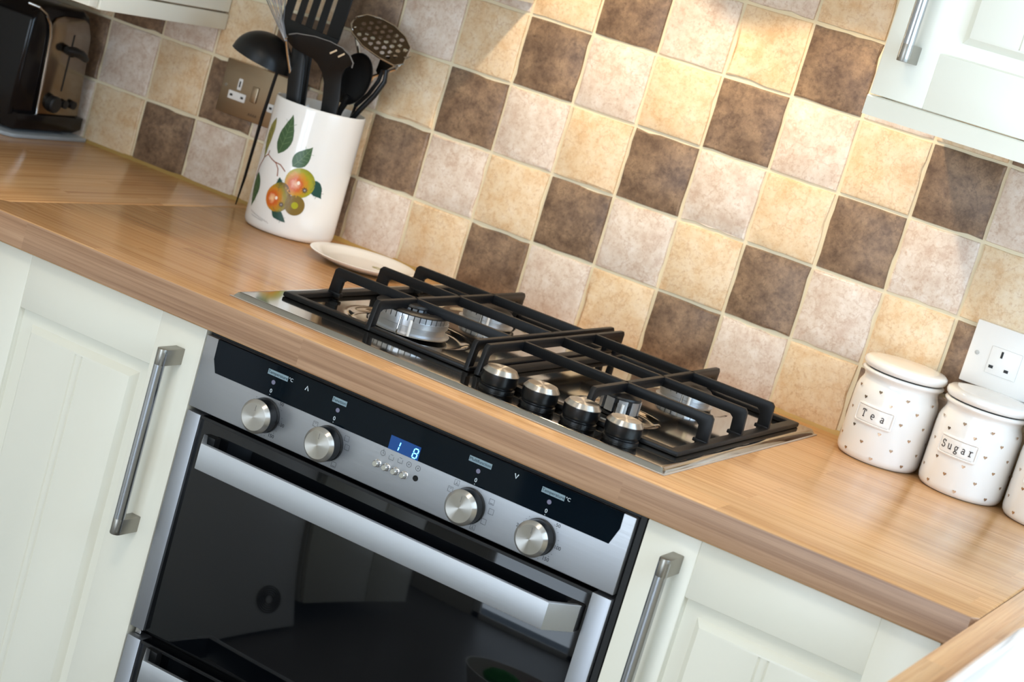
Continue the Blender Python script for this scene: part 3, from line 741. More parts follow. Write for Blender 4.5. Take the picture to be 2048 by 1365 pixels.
for x in (.1490, .2027, .2563, .3100):
    R = .0212
    b = nb(); lathe(b, [(0, 0), (R*.99, 0), (R*.99, .0020), (R*.90, .0030), (R*.90, .0040), (R*.95, .0052), (R*1.0, .0078), (R*1.0, .0186), (0, .0186)], 48)
    k = finish(b, 'hob_knob', 'knob_black', hob, None, 40); k.location = Vector((x, -.5005, ZT)) - hob.location
    b = nb(); lathe(b, [(R*1.0, .0182), (R*1.0, .0190), (R*.82, .0240), (R*.81, .0241), (0, .0241)], 48); finish(b, 'knob_cap', 'knob_face', k, None, 25)
# pan supports
def pan_support(x0, x1, xm, outer, label):
    """x0..x1 outer base frame; xm burner line; outer=-1 if the outer side is x0"""
    r = thing('pan_support', label, 'pan support', ((x0+x1)/2, -.28, ZT), 'cast iron pan supports on the hob')
    ya, yb = -.482, -.080; w = .0125; zb0, zb1 = ZT+.0002, ZT+.0062
    o4 = [(x0, ya), (x1, ya), (x1, yb), (x0, yb)]; i4 = [(x0+w, ya+w), (x1-w, ya+w), (x1-w, yb-w), (x0+w, yb-w)]
    b = nb()
    def ring(z, s): return [b.verts.new((x, y, z)) for x, y in s]
    oi, oo, ti, to = ring(zb0, i4), ring(zb0, o4), ring(zb1, i4), ring(zb1, o4)
    for i in range(4):
        j = (i+1) % 4
        b.faces.new((oo[i], oo[j], to[j], to[i])); b.faces.new((oi[j], oi[i], ti[i], ti[j]))
        b.faces.new((to[i], to[j], ti[j], ti[i])); b.faces.new((oo[j], oo[i], oi[i], oi[j]))
    bmesh.ops.bevel(b, geom=[e for e in b.edges], offset=.0012, segments=2, profile=.5, affect='EDGES')
    finish(b, 'base_frame', 'iron', r, W0(r), 50)
    zt, hb, th = .9545, .0115, .0066
    # cross bars running front to back, a leg at each end
    xi = (x1-.0045) if outer < 0 else (x0+.0045)
    def bridge_y(x, t):
        y0, y1 = ya+.002, -.0985
        pts = [(y0-.003, zb0+.001), (y0+.0095, zb0+.001), (y0+.0125, zt-hb-.003), (y0+.018, zt-hb), (y1-.018, zt-hb), (y1-.010, zt-hb-.003), (y1-.008, zb0+.004), (y1+.001, zb0+.001), (y1+.004, zt-.004), (y1, zt), (y0+.006, zt), (y0+.002, zt-.004)]
        b = nb(); prism(b, pts, x-t/2, x+t/2, 'YZ', .0010); finish(b, 'cross_bar', 'iron', r, W0(r), 40)
    bridge_y(xm, th); bridge_y(xi, .0062)
    # rear feet tying the bridge to the frame
    for x in (xm, xi):
        b = nb(); box(b, x-.0033, x+.0033, -.1065, yb-.002, zb0+.0005, zb1+.002, .0010); finish(b, 'foot', 'iron', r, W0(r))
    xo = (x0+.004) if outer < 0 else (x1-.004)
    for y in (YFb, -.277, YR-.001):
        s = 1 if outer < 0 else -1
        X = lambda d: xo + s*d
        xe = xi
        pts = [(X(-.001), zb0+.001), (X(.0150), zb0+.001), (X(.0165), zt-hb-.004), (X(.021), zt-hb-.0005), (xe, zt-hb-.0005), (xe, zt), (X(.005), zt), (X(.0015), zt-.0035)]
        b = nb(); prism(b, pts, y-th/2, y+th/2, 'XZ', .0010); finish(b, 'finger_bar', 'iron', r, W0(r), 40)
        b = nb(); box(b, min(X(.0), X(.018)), max(X(.0), X(.018)), y-.0045, y+.0045, zb0+.003, zb1+.0015, .0010); finish(b, 'foot', 'iron', r, W0(r))
    return r
pan_support(-.168, .1000, XC0, -1, 'left black cast iron pan support over the large double-ring burner')
pan_support(.1065, .3720, XC1, 1, 'right black cast iron pan support, behind the four hob knobs')

# ------------------------------------------------------------------ canisters
def wrap(c, r, ang, h0, z0, extra=.0003):
    """map (s along the surface to the viewer's right, h) -> point on a cylinder"""
    def f(s, h, e=0):
        a = ang + s/r
        return Vector((c[0]+(r+extra+e)*math.cos(a), c[1]+(r+extra+e)*math.sin(a), z0+h0+h))
    return f
def arc(cx, cy, rx, ry, a0, a1, n=10): return [(cx+rx*math.cos(math.radians(a0+(a1-a0)*i/n)), cy+ry*math.sin(math.radians(a0+(a1-a0)*i/n))) for i in range(n+1)]
GL = {  # typewriter letters, unit x-height 1
 'T': [[(-.55, 1.45), (.55, 1.45)], [(-.55, 1.45), (-.55, 1.1)], [(.55, 1.45), (.55, 1.1)], [(0, 1.45), (0, 0)], [(-.3, 0), (.3, 0)]],
 'e': [[(-.45, .5), (.45, .5)], arc(0, .5, .46, .5, 0, 300, 16)],
 'a': [[(-.35, .85), (-.15, 1.0), (.1, 1.0), (.3, .8), (.3, .05), (.5, 0)], arc(-.05, .28, .36, .28, 0, 360, 14)],
 'S': [arc(0, 1.08, .42, .37, 20, 270, 12), arc(0, .37, .45, .37, 90, -160, 12), [(.42, 1.45), (.42, 1.1)], [(-.45, 0), (-.45, .35)]],
 'u': [[(-.6, 1), (-.38, 1), (-.38, .3), (-.25, .04), (.05, .0), (.35, .25)], [(.15, 1), (.36, 1), (.36, 0), (.58, 0)]],
 'g': [arc(-.05, .62, .36, .36, 0, 360, 14), [(.3, .9), (.58, .95)], arc(-.02, -.28, .42, .24, 0, 360, 14), [(-.3, .3), (-.2, .02), (.3, -.08)]],
 'r': [[(-.5, 1), (-.15, 1), (-.15, 0)], [(-.5, 0), (.25, 0)], [(-.15, .6), (.1, .95), (.35, 1.0), (.5, .88)]],
}
HEARTS = [(-118.4, .0787), (-98.2, .0938-.003), (-79.6, .0783), (-59.7, .0910), (-59.1, .0599), (-41.4, .077), (-22.3, .06), (-40.2, .0426), (-81.9, .0411), (-102.3, .0247), (-60.5, .0254), (-38.7, .0095), (-82.7, .0085), (-124.5, .0095), (-122.6, .0409), (-140.5, .06), (-147.2, .0241), (-136.1, .0900), (-18.4, .0910), (-17.8, .0256), (0, .04), (5, .07), (20, .02), (-162, .045), (-165, .08)]
def canister(loc, word, pitch, label):
    r = thing('canister', label, 'canister', (loc[0], loc[1], WT), 'white heart-patterned canisters')
    b = nb()
    lathe(b, [(0, .0014), (.0465, .0014), (.0480, .0006), (.0495, .0012), (.0520, .0050), (.0530, .0100), (.0530, .0780), (.0524, .0860), (.0505, .0925), (.0482, .0970), (.0472, .1010), (.0478, .1045), (.0502, .1070), (.0522, .1090), (.0524, .1108), (.0505, .1125), (.046, .1128), (.044, .110), (.044, .02), (0, .012)], 64)
    body = finish(b, 'body', 'jar_glaze', r, (0, 0, 0), 60)
    b = nb(); lathe(b, [(.0462, 0), (.0474, .0002), (.0474, .0012), (.0462, .0012)], 48); finish(b, 'foot_ring', 'rubber', r, (0, 0, 0))
    b = nb(); lathe(b, [(0, .1135), (.0430, .1135), (.0440, .1142), (.0500, .1145), (.0525, .1168), (.0533, .1200), (.0524, .1236), (.0490, .1262), (.040, .1272), (0, .1276)], 64); finish(b, 'lid', 'jar_glaze', r, (0, 0, 0), 60)
    a0 = math.radians(-97.5); R = .0530
    f = wrap((0, 0), R, a0, .0595, 0)
    # raised label plate
    b = nb(); w, h, cr = .0262, .0124, .0030
    def rr(w, h, cr, e, dense=3):
        out = []
        for sx, sz, st in ((1, 1, 0), (-1, 1, 90), (-1, -1, 180), (1, -1, 270)):
            for k in range(4):
                a = math.radians(st+k*30); out.append((sx*(w-cr)+cr*math.cos(a), sz*(h-cr)+cr*math.sin(a)))
            nxt = {0: (-(w-cr), h), 90: (-w, -(h-cr)), 180: (w-cr, -h), 270: (w, h-cr)}[st]
            cur = out[-1]
            for t in range(1, 8): out.append((cur[0]+(nxt[0]-cur[0])*t/8, cur[1]+(nxt[1]-cur[1])*t/8))
        return [f(u, v, e) for u, v in out]
    n = None; prev = None
    for ww, hh, cc, e in ((w+.0002, h+.0002, .0032, -.0008), (w, h, .0030, .0014), (w-.0009, h-.0009, .0026, .0021), (w-.0020, h-.0020, .0022, .0021), (w-.0028, h-.0028, .002, .0013), (w-.0036, h-.0036, .002, .0016), (w*.62, h*.62, .0015, .0017), (w*.3, h*.3, .001, .0017), (w*.04, h*.04, .0001, .0017)):
        cur = [b.verts.new(q) for q in rr(ww, hh, cc, e)]; n = len(cur)
        if prev:
            for i in range(n): b.faces.new((prev[i], prev[(i+1) % n], cur[(i+1) % n], cur[i]))
        prev = cur
    b.faces.new(prev)
    plate = finish(b, 'label_plate', 'jar_glaze', r, (0, 0, 0), 40)
    b = nb(); f2 = lambda u, v: f(u, v, .0017)
    ring = []; W2, H2 = w-.0029, h-.0029
    per = [(x, H2) for x in [(-W2+.0022)+k*.0016 for k in range(int((2*W2-.0044)/.0016)+1)]]
    for x, z in list(per): ring += [(x, z, 0), (x, -z, 0)]
    for k in range(int((2*H2-.004)/.0016)+1): ring += [(W2, -H2+.002+k*.0016, 1), (-W2, -H2+.002+k*.0016, 1)]
    for x, z, v in ring: strokes(b, [[(x-.0005, z), (x+.0005, z)] if not v else [(x, z-.0005), (x, z+.0005)]], .00045, f2)
    finish(b, 'stitching', 'stitch', plate, None, 0)
    if word:
        s = .0062; b = nb(); x = -pitch*(len(word)-1)/2
        for ch in word:
            strokes(b, [[(x+u*s*.72, (v-.62)*s) for u, v in pl] for pl in GL[ch]], .00105, lambda u, v: f(u, v, .0021)); x += pitch
        finish(b, 'lettering', 'ink', plate, None, 0)
    for a, hh in HEARTS:
        b = nb(); g = wrap((0, 0), R, math.radians(a), hh, 0, .00025); s = .0024
        pts = []
        for k in range(24):
            t = 2*PI*k/24; pts.append((s*.0625*16*math.sin(t)**3, s*.0625*(13*math.cos(t)-5*math.cos(2*t)-2*math.cos(3*t)-math.cos(4*t))))
        ctr = b.verts.new(g(0, 0)); vs = [b.verts.new(g(u, v)) for u, v in pts]
        for i in range(24): b.faces.new((ctr, vs[i], vs[(i+1) % 24]))
        finish(b, 'heart', 'foil', body, None, 0)
    return r
canister((.474, -.056), 'Tea', .0125, 'white canister lettered Tea, with lid and small gold hearts')
canister((.584, -.056), 'Sugar', .0088, 'white canister lettered Sugar, standing between the other two')
canister((.694, -.057), '', .0088, 'white heart-patterned canister at the right edge, mostly out of frame')

# ------------------------------------------------------------------ utensil crock
CR = (-.440, -.078); RC = .0655; HC = .188
crock = thing('utensil_crock', 'tall white ceramic utensil crock printed with pears and leaves', 'crock', (CR[0], CR[1], WT))
b = nb(); lathe(b, [(0, .0008), (RC*.93, .0006), (RC*.965, .002), (RC*.99, .006), (RC, .012), (RC, HC-.004), (RC*.995, HC-.001), (RC*.975, HC), (RC*.945, HC-.002), (RC*.94, HC-.02), (RC*.94, .012), (0, .010)], 72)
cb = finish(b, 'body', 'white_glaze', crock, (0, 0, 0), 60)
def patch(pts, c, m, ang, h, name='fruit_print', ex=.0003, rings=(1, .66, .33), parent=None):
    """flat printed shape wrapped on the crock. pts relative to (0,0), metres"""
    b = nb(); f = wrap((0, 0), RC, math.radians(ang), h, 0, ex)
    cx = sum(u for u, v in pts)/len(pts); cy = sum(v for u, v in pts)/len(pts); prev = None
    for q in rings:
        cur = [b.verts.new(f(cx+(u-cx)*q, cy+(v-cy)*q)) for u, v in pts]; n = len(cur)
        if prev:
            for i in range(n): b.faces.new((prev[i], prev[(i+1) % n], cur[(i+1) % n], cur[i]))
        prev = cur
    ctr = b.verts.new(f(cx, cy))
    for i in range(len(pts)): b.faces.new((prev[i], prev[(i+1) % len(pts)], ctr))
    return finish(b, name, m, parent or cb, None, 0)
def leafpts(L_, w, a, bend=.15, n=9):
    pts = []
    for s in (1, -1):
        for i in range(n):
            t = i/n if s == 1 else 1-i/n
            half = w*math.sin(PI*t**.8)*(1-.25*t)
            x = s*half + bend*L_*math.sin(PI*t) + random.uniform(-.0004, .0004); y = (t-.5)*L_
            pts.append((x*math.cos(a)-y*math.sin(a), x*math.sin(a)+y*math.cos(a)))
    return pts
def leaf(ang, h, L_, w, a, m, vein='leafl', bend=.12):
    p = patch(leafpts(L_, w, a, bend), None, m, ang, h, 'leaf_print')
    b = nb(); f = wrap((0, 0), RC, math.radians(ang), h, 0, .0007); R2 = lambda x, y: (x*math.cos(a)-y*math.sin(a), x*math.sin(a)+y*math.cos(a))
    sg = [[R2(bend*L_*math.sin(PI*t/8), (t/8-.5)*L_) for t in range(9)]]
    for t in (.25, .4, .55, .7):
        for s in (1, -1): sg.append([R2(bend*L_*math.sin(PI*t), (t-.5)*L_), R2(bend*L_*math.sin(PI*t)+s*w*.7, (t-.5+.13)*L_)])
    strokes(b, sg, .00045, f); finish(b, 'leaf_vein', vein, p, None, 0)
leaf(-93, .142, .060, .0135, math.radians(-8), 'leafg', bend=.03)
leaf(-64, .119, .040, .0120, math.radians(-32), 'leafg', bend=.03)
leaf(-36, .079, .030, .0105, math.radians(-140), 'leafd', 'leafd', .05)
leaf(-74, .031, .028, .0080, math.radians(-125), 'leafd', 'leafd', .05)
leaf(-84, .072, .020, .0070, math.radians(10), 'leafd', 'leafd', .05)
leaf(-124, .052, .050, .0110, math.radians(-175), 'leafg', bend=-.05)
leaf(-119, .128, .062, .0090, math.radians(175), 'leafy', 'leafg', .06)
def pear(ang, h, R, a, m, blush, stretch=1.15, point=True):
    pts = []
    for k in range(28):
        t = 2*PI*k/28; rr_ = R*(1+(.22*max(0, math.cos(t))**6 if point else 0))
        x = rr_*math.sin(t); y = rr_*stretch*math.cos(t)*.98
        pts.append((x*math.cos(a)-y*math.sin(a), x*math.sin(a)+y*math.cos(a)))
    p = patch(pts, None, m, ang, h, 'pear_print', .0006)
    if blush:
        patch([(u*.10-R*.08, v*.13-R*.02) for u, v in arc(0, 0, R, R, 0, 345, 12)], None, 'shine', ang, h, 'highlight_print', .0010, parent=p)
        st = []
        for k in range(16):
            rr_ = R*.24*(1 if k % 2 else .45); st.append((R*.42+rr_*math.cos(k*PI/8), -R*.38+rr_*math.sin(k*PI/8)))
        patch(st, None, 'calyx', ang, h, 'calyx_print', .0010, parent=p)
        patch([(R*.42+(u-R*.42)*.45, -R*.38+(v+R*.38)*.45) for u, v in st], None, 'stitch', ang, h, 'calyx_print', .0013, parent=p)
    else:
        patch([(u*.35, v*.35) for u, v in arc(0, 0, R, R, 0, 345, 14)], None, 'pear', ang, h, 'highlight_print', .0010, parent=p)
pear(-58, .050, .0140, 0, 'pear2', False, 1.05, False)
pear(-59, .0825, .0215, 0, 'pear_a', True, 1.0, False)
pear(-81, .053, .0188, math.radians(-14), 'pear_b', True, 1.08)
b = nb(); f = wrap((0, 0), RC, math.radians(-110), .098, 0, .0006)
strokes(b, [[(-.012, .002), (-.004, .008), (.006, .004), (.016, .001), (.022, -.006), (.024, -.016)], [(.012, .002), (.024, .001), (.034, -.006)], [(-.012, .002), (-.020, -.012), (-.026, -.03)], [(-.004, .008), (-.003, .014)]], .0014, f)
finish(b, 'twig_print', 'twig', cb, None, 0)
b = nb(); f = wrap((0, 0), RC, math.radians(-100), .016, 0, .0004)
strokes(b, [[(-.022+k*.0012, .006-.00022*k+.0013*math.sin(k*1.9)) for k in range(34)], [(-.018+k*.0012, .001-.00012*k+.0009*math.sin(k*2.3)) for k in range(22)]], .00035, f)
finish(b, 'script_print', 'calyx', cb, None, 0)

# ------------------------------------------------------------------ utensils in the crock
def uthing(name, label, cat): return thing(name, label, cat, (CR[0], CR[1], WT+.012), 'utensils in the crock')
# slotted turner (tall, at the back) : blade outline in XZ with slots as separate strips
r = uthing('slotted_turner', 'large black slotted turner standing tallest at the back of the crock', 'utensil')
yT = -.062; tb = .0025
b = nb()
sl = [(-.541, -.533), (-.5215, -.514), (-.502, -.4945), (-.4825, -.475)]
x0t, x1t, zb_, zt_ = -.556, -.452, 1.168, 1.29
def bar(xa, xb, za, zb): box(b, xa, xb, yT-tb/2, yT+tb/2, za, zb, .0006, 1)
# blade tilted: shear applied by a matrix
edges = [x0t] + [v for s in sl for v in s] + [x1t]
for i in range(0, len(edges), 2): bar(edges[i], edges[i+1], 1.196, zt_)
prism(b, [(x0t, 1.1965), (x0t+.006, 1.180), (x0t+.030, 1.166), (-.475, 1.166), (x1t-.004, 1.176), (x1t, 1.1965)], yT-tb/2, yT+tb/2, 'XZ', .0005)
bar(x0t, x1t, zt_-.008, zt_)
bmesh.ops.transform(b, matrix=Matrix.Translation((-.50, 0, 1.18)) @ Matrix.Rotation(math.radians(4), 4, 'Y') @ Matrix.Translation((.50, 0, -1.18)), verts=b.verts)
finish(b, 'blade', 'nylon', r, W0(r))
b = nb(); tube(b, [(-.500, yT, 1.175), (-.490, yT-.003, 1.13), (-.475, yT-.006, 1.06), (-.455, yT-.006, .925)], [.010, .008, .006, .006], 12, .5, up=(0, 1, 0)); finish(b, 'shaft', 'nylon', r, W0(r))
# ladle
r = uthing('ladle', 'black ladle with its round bowl leaning out on the left of the crock', 'utensil')
b = nb(); n = 10
lathe(b, [(.046*math.sin(PI/2*i/n), .040*math.cos(PI/2*i/n)) for i in range(n+1)] + [(.0465, -.0015), (.0445, -.0015)] + [(.0435*math.sin(PI/2*i/n), .0375*math.cos(PI/2*i/n)) for i in range(n, -1, -1)], 40,
      M4=Matrix.Translation((-.549, -.092, 1.134)) @ Matrix.Rotation(math.radians(12), 4, 'Y') @ Matrix.Rotation(math.radians(-4), 4, 'X'))
finish(b, 'bowl', 'nylon', r, W0(r), 60)
b = nb(); tube(b, [(-.515, -.090, 1.146), (-.506, -.086, 1.150), (-.499, -.082, 1.135), (-.491, -.082, 1.09), (-.470, -.085, .93)], [.005, .006, .006, .0055, .0055], 12, .6); finish(b, 'shaft', 'nylon', r, W0(r))
# whisk / wire masher
r = uthing('whisk', 'steel wire whisk leaning out to the upper left of the crock', 'utensil')
b = nb()
for k in range(7):
    o = (k-3)*.0028
    tube(b, [(-.484+o*.2, -.143, 1.175), (-.502+o*.9, -.143-abs(o)*.3, 1.200), (-.528+o*2.8, -.143-.004*(k % 2), 1.240), (-.557+o*4.4, -.143, 1.295)], .0007, 6)
finish(b, 'wires', 'whisk_steel', r, W0(r))
b = nb(); tube(b, [(-.485, -.143, 1.180), (-.484, -.132, 1.160), (-.480, -.100, 1.11), (-.462, -.090, .93)], [.0022, .0022, .003, .004], 12); finish(b, 'grip', 'chrome', r, W0(r))
# front black slotted spoon / scoop
r = uthing('slotted_spoon', 'black slotted spatula in front with a wide curved head and stem', 'utensil')
yS = -.112
b = nb()
head = [(-.4944, 1.1778), (-.4886, 1.1845), (-.4778, 1.189), (-.4493, 1.1927), (-.4233, 1.1928), (-.4008, 1.1899), (-.3861, 1.184), (-.378, 1.1749), (-.3847, 1.1694), (-.3938, 1.1631), (-.3975, 1.1534), (-.3964, 1.1394), (-.3923, 1.1189), (-.3914, 1.100), (-.400, .93), (-.414, .93), (-.4176, 1.0983), (-.4205, 1.1178), (-.4243, 1.1348), (-.431, 1.1473), (-.441, 1.1567), (-.4496, 1.1615), (-.458, 1.163), (-.470, 1.165), (-.4813, 1.167)]
prism(b, head, -.0016, .0016, 'XZ', .0006)
bmesh.ops.triangulate(b, faces=[f for f in b.faces if len(f.verts) > 4])
for v in b.verts:                                    # the blade bows and leans forward
    t = max(0, v.co.z-1.13)/.06
    v.co.y += -.113 - .012*t*t - .010*((v.co.x+.43)/.06)**2*min(1, t)
finish(b, 'head', 'nylon', r, W0(r), 50)
b = nb()   # pale turned-up lip along the blade edge
lip = [(-.4886, 1.1845), (-.4778, 1.189), (-.4493, 1.1927), (-.4233, 1.1928), (-.4008, 1.1899), (-.3861, 1.184), (-.378, 1.1749), (-.3795, 1.168)]
tube(b, [(x, -.1135-.012*((z-1.13)/.06)**2-.010*((x+.43)/.06)**2, z) for x, z in lip], .0010, 6); finish(b, 'blade_lip', 'rubber', r, W0(r))
b = nb()
for (u, v) in ((-.415, 1.181), (-.400, 1.180)):
    strokes(b, [[(u-.006, v-.0040), (u+.006, v+.0036)]], .0024, lambda x, z: Vector((x, -.1165-.012*((z-1.13)/.06)**2-.010*((x+.43)/.06)**2, z)))
finish(b, 'slot', 'tile_yellow', r, W0(r), 0)
# flat blue-lit handle beside it
r = uthing('spatula', 'black spatula with a flat upright handle on the left of the crock mouth', 'utensil')
b = nb(); tube(b, [(-.462, -.112, .93), (-.464, -.112, 1.08), (-.472, -.114, 1.13), (-.478, -.114, 1.165), (-.488, -.108, 1.185)], [.006, .0120, .0130, .0120, .009], 14, .3, up=(0, 1, 0)); finish(b, 'handle', 'nylon', r, W0(r))
# solid spoon
r = uthing('serving_spoon', 'solid black serving spoon with an oval bowl, right side of the crock', 'utensil')
b = nb(); n = 8
lathe(b, [(.034*math.sin(PI/2*i/n), -.012*math.cos(PI/2*i/n)) for i in range(n+1)] + [(.033*math.sin(PI/2*i/n), -.010*math.cos(PI/2*i/n)) for i in range(n, -1, -1)], 36,
      M4=Matrix.Translation((-.398, -.084, 1.150)) @ Matrix.Rotation(math.radians(14), 4, 'Y') @ Matrix.Rotation(math.radians(90), 4, 'X') @ Matrix.Diagonal((.82, 1.15, 1, 1)))
finish(b, 'bowl', 'nylon', r, W0(r), 60)
b = nb(); tube(b, [(-.400, -.080, 1.125), (-.408, -.080, 1.10), (-.425, -.08, 1.0), (-.435, -.08, .93)], [.008, .006, .0055, .0055], 12, .6); finish(b, 'shaft', 'nylon', r, W0(r))
# steel potato masher
r = uthing('potato_masher', 'steel potato masher with a perforated plate leaning out to the right', 'utensil')
Mm = Matrix.Translation((-.386, -.062, 1.214)) @ Matrix.Rotation(math.radians(18), 4, 'Y') @ Matrix.Rotation(math.radians(38), 4, 'X')
b = nb()
out = [(-.052, .004), (-.046, .018), (-.030, .028), (-.005, .033), (.020, .030), (.040, .020), (.056, -.010), (.050, -.022), (.025, -.028), (-.005, -.030), (-.032, -.024), (-.047, -.012)]
# perforated plate: grid of cells, leaving hex holes open
def inside(x, y):
    c = False; n = len(out); j = n-1
    for i in range(n):
        if (out[i][1] > y) != (out[j][1] > y) and x < (out[j][0]-out[i][0])*(y-out[i][1])/(out[j][1]-out[i][1])+out[i][0]: c = not c
        j = i
    return c
holes = [(-.036+i*.0115+(j % 2)*.0057, -.018+j*.0098) for i in range(8) for j in range(5)]
holes = [h for h in holes if all(inside(h[0]+.0055*math.cos(a), h[1]+.0055*math.sin(a)) for a in (0, 1.05, 2.1, 3.14, 4.2, 5.2))]
g = .0013; cell = {}
nxg = int(.116/g); nyg = int(.070/g)
def vv(i, j):
    if (i, j) not in cell: cell[(i, j)] = b.verts.new((-.056+i*g, -.034+j*g, 0))
    return cell[(i, j)]
for i in range(nxg):
    for j in range(nyg):
        x = -.056+(i+.5)*g; y = -.034+(j+.5)*g
        if inside(x, y) and not any((x-hx)**2+(y-hy)**2 < .0032**2 for hx, hy in holes): b.faces.new((vv(i, j), vv(i+1, j), vv(i+1, j+1), vv(i, j+1)))
bmesh.ops.solidify(b, geom=b.faces[:], thickness=.0012)
bmesh.ops.transform(b, matrix=Mm, verts=b.verts); finish(b, 'mashing_plate', 'toaster_steel', r, W0(r), 40)
b = nb(); tube(b, [tup(Mm @ Vector((x, y, 0))) for x, y in out+[out[0]]], .0013, 6); finish(b, 'rim', 'chrome', r, W0(r))
b = nb(); prism(b, [(-.3777, 1.1898), (-.3300, 1.2040), (-.3749, 1.1640), (-.3795, 1.169)], -.0620, -.0608, 'XZ', .0003); finish(b, 'bent_leg', 'toaster_steel', r, W0(r), 0)
b = nb(); tube(b, [tup(Mm @ Vector((.054, -.016, 0))), (-.352, -.056, 1.180), (-.385, -.054, 1.160), (-.402, -.050, 1.120), (-.425, -.045, .93)], [.002, .0026, .003, .003, .003], 8)
tube(b, [tup(Mm @ Vector((-.040, -.012, 0))), (-.412, -.050, 1.165), (-.404, -.050, 1.120)], .0026, 8); finish(b, 'shaft', 'chrome', r, W0(r))
# looped black handle
r = uthing('looped_utensil', 'black utensil with an open loop handle bending out at the right', 'utensil')
b = nb(); tube(b, [(-.430, -.06, .93), (-.402, -.06, 1.085), (-.388, -.06, 1.110), (-.372, -.06, 1.135), (-.362, -.06, 1.158), (-.364, -.06, 1.174), (-.370, -.06, 1.172), (-.372, -.06, 1.156), (-.382, -.06, 1.134), (-.398, -.06, 1.112)], [.004, .004, .004, .0038, .0035, .003, .003, .003, .003, .003], 10)
finish(b, 'loop', 'nylon', r, W0(r))
# thin dark rod leaning behind the crock
b = nb(); tube(b, [(-.5640, -.040, .912), (-.5580, -.044, .955), (-.545, -.060, 1.05), (-.530, -.072, 1.15)], [.0010, .0022, .0027, .0024], 8)
o = finish(b, 'skewer', 'nylon', smooth=60); tag(o, 'thin black rod leaning from the worktop against the ladle, left of the crock', 'skewer')

# ------------------------------------------------------------------ spoon rest
sr = thing('spoon_rest', 'shallow oval white spoon rest with a faint yellow flower, behind the hob', 'spoon rest', (-.282, -.121, WT))
b = nb(); Md = Matrix.Diagonal((1.07, 1.07, 1.1, 1))
lathe(b, [(0, .0008), (.040, .0008), (.052, .002), (.064, .0065), (.0705, .0098), (.0712, .0108), (.0695, .0113), (.062, .0090), (.050, .0050), (.040, .0040), (0, .0036)], 64, M4=Md); finish(b, 'dish', 'white_glaze', sr, (0, 0, 0), 60)
b = nb()
for k in range(6):
    a = k*PI/3; prism(b, [(.018+.006*math.cos(a)+.003*math.cos(t*PI/4), .014+.005*math.sin(a)+.003*math.sin(t*PI/4)) for t in range(8)], .0042, .0044, 'XY')
finish(b, 'flower_print', 'leafy', sr, (0, 0, 0), 0)

# ------------------------------------------------------------------ toaster and its stand
tr = nb(); prism(tr, [(-1.15, -.006), (-.887, -.006), (-.885, -.010), (-.885, -.165), (-.888, -.176), (-.897, -.184), (-.915, -.192), (-1.15, -.205)], WT+.0002, WT+.0062, 'XY', .0012)
tag(finish(tr, 'worktop_saver', 'acrylic', smooth=40), 'clear glass worktop saver under the toaster', 'worktop saver')
tz = WT+.0064
t = thing('toaster', 'black and chrome toaster in the left corner, lever end facing right', 'toaster', (-1.03, -.09, tz))
xe = -.900
prof = [(-.172, .952), (-.172, 1.06), (-.170, 1.085), (-.158, 1.103), (-.138, 1.114), (-.110, 1.118), (-.072, 1.118), (-.048, 1.112), (-.034, 1.096), (-.028, 1.075), (-.020, .952)]
# shell (black) : full profile extruded, end plate set in, bright edging between
prof = [(-.114, .945), (-.122, 1.06), (-.126, 1.076), (-.134, 1.090), (-.148, 1.103), (-.165, 1.110)]
shell = [(-.170, .940), (-.170, 1.085), (-.163, 1.103), (-.148, 1.112), (-.060, 1.112), (-.043, 1.103), (-.034, 1.085), (-.018, .940)]
b = nb(); prism(b, shell, -1.170, xe-.006, 'YZ', .006); finish(b, 'shell', 'toaster_black', t, W0(t), 50)
b = nb(); plate = [(-.132, .946), (-.140, 1.072), (-.134, 1.090), (-.118, 1.100), (-.062, 1.100), (-.047, 1.092), (-.040, 1.076), (-.024, .946)]
plate = [(-.118, .946), (-.128, 1.066), (-.130, 1.082), (-.122, 1.094), (-.106, 1.099), (-.060, 1.099), (-.047, 1.092), (-.036, 1.072), (-.022, .946)]
prism(b, plate, xe-.008, xe-.001, 'YZ', .002); ep = finish(b, 'end_plate', 'toaster_steel', t, W0(t), 40)
b = nb()
edge_ = [(xe-.001, -.118, .946), (xe-.001, -.1245, 1.03), (xe-.001, -.128, 1.066), (xe-.002, -.134, 1.084), (xe-.004, -.146, 1.098), (xe-.006, -.162, 1.106), (xe-.02, -.171, 1.108)]
tube(b, edge_, .0020, 8); finish(b, 'chrome_edging', 'chrome', t, W0(t))
b = nb(); prism(b, [(-.165, tz+.004), (-.165, .945), (-.012, .945), (-.012, .926), (-.030, tz+.004)], -1.165, xe+.003, 'YZ', .002); finish(b, 'base', 'toaster_black', t, W0(t))
b = nb(); box(b, xe-.0012, xe-.0003, -.0765, -.0740, .984, 1.073); finish(b, 'lever_slot', 'black', t, W0(t), 0)
b = nb(); tube(b, [(xe+.008, -.098, 1.050), (xe+.014, -.085, 1.050), (xe+.015, -.070, 1.047), (xe+.010, -.052, 1.040)], [.008, .0105, .010, .007], 14, .7); finish(b, 'lever', 'black', t, W0(t))
b = nb(); lathe(b, [(.013, 0), (.013, .010), (.011, .012), (0, .012)], 24, M4=Matrix.Translation((xe-.001, -.092, .964)) @ Matrix.Rotation(PI/2, 4, 'Y')); finish(b, 'dial', 'black', t, W0(t))
for y in (-.0624, -.0430):
    b = nb(); lathe(b, [(.0065, 0), (.0065, .005), (0, .006)], 20, M4=Matrix.Translation((xe-.001, y, .9645)) @ Matrix.Rotation(PI/2, 4, 'Y')); finish(b, 'button', 'black', t, W0(t))

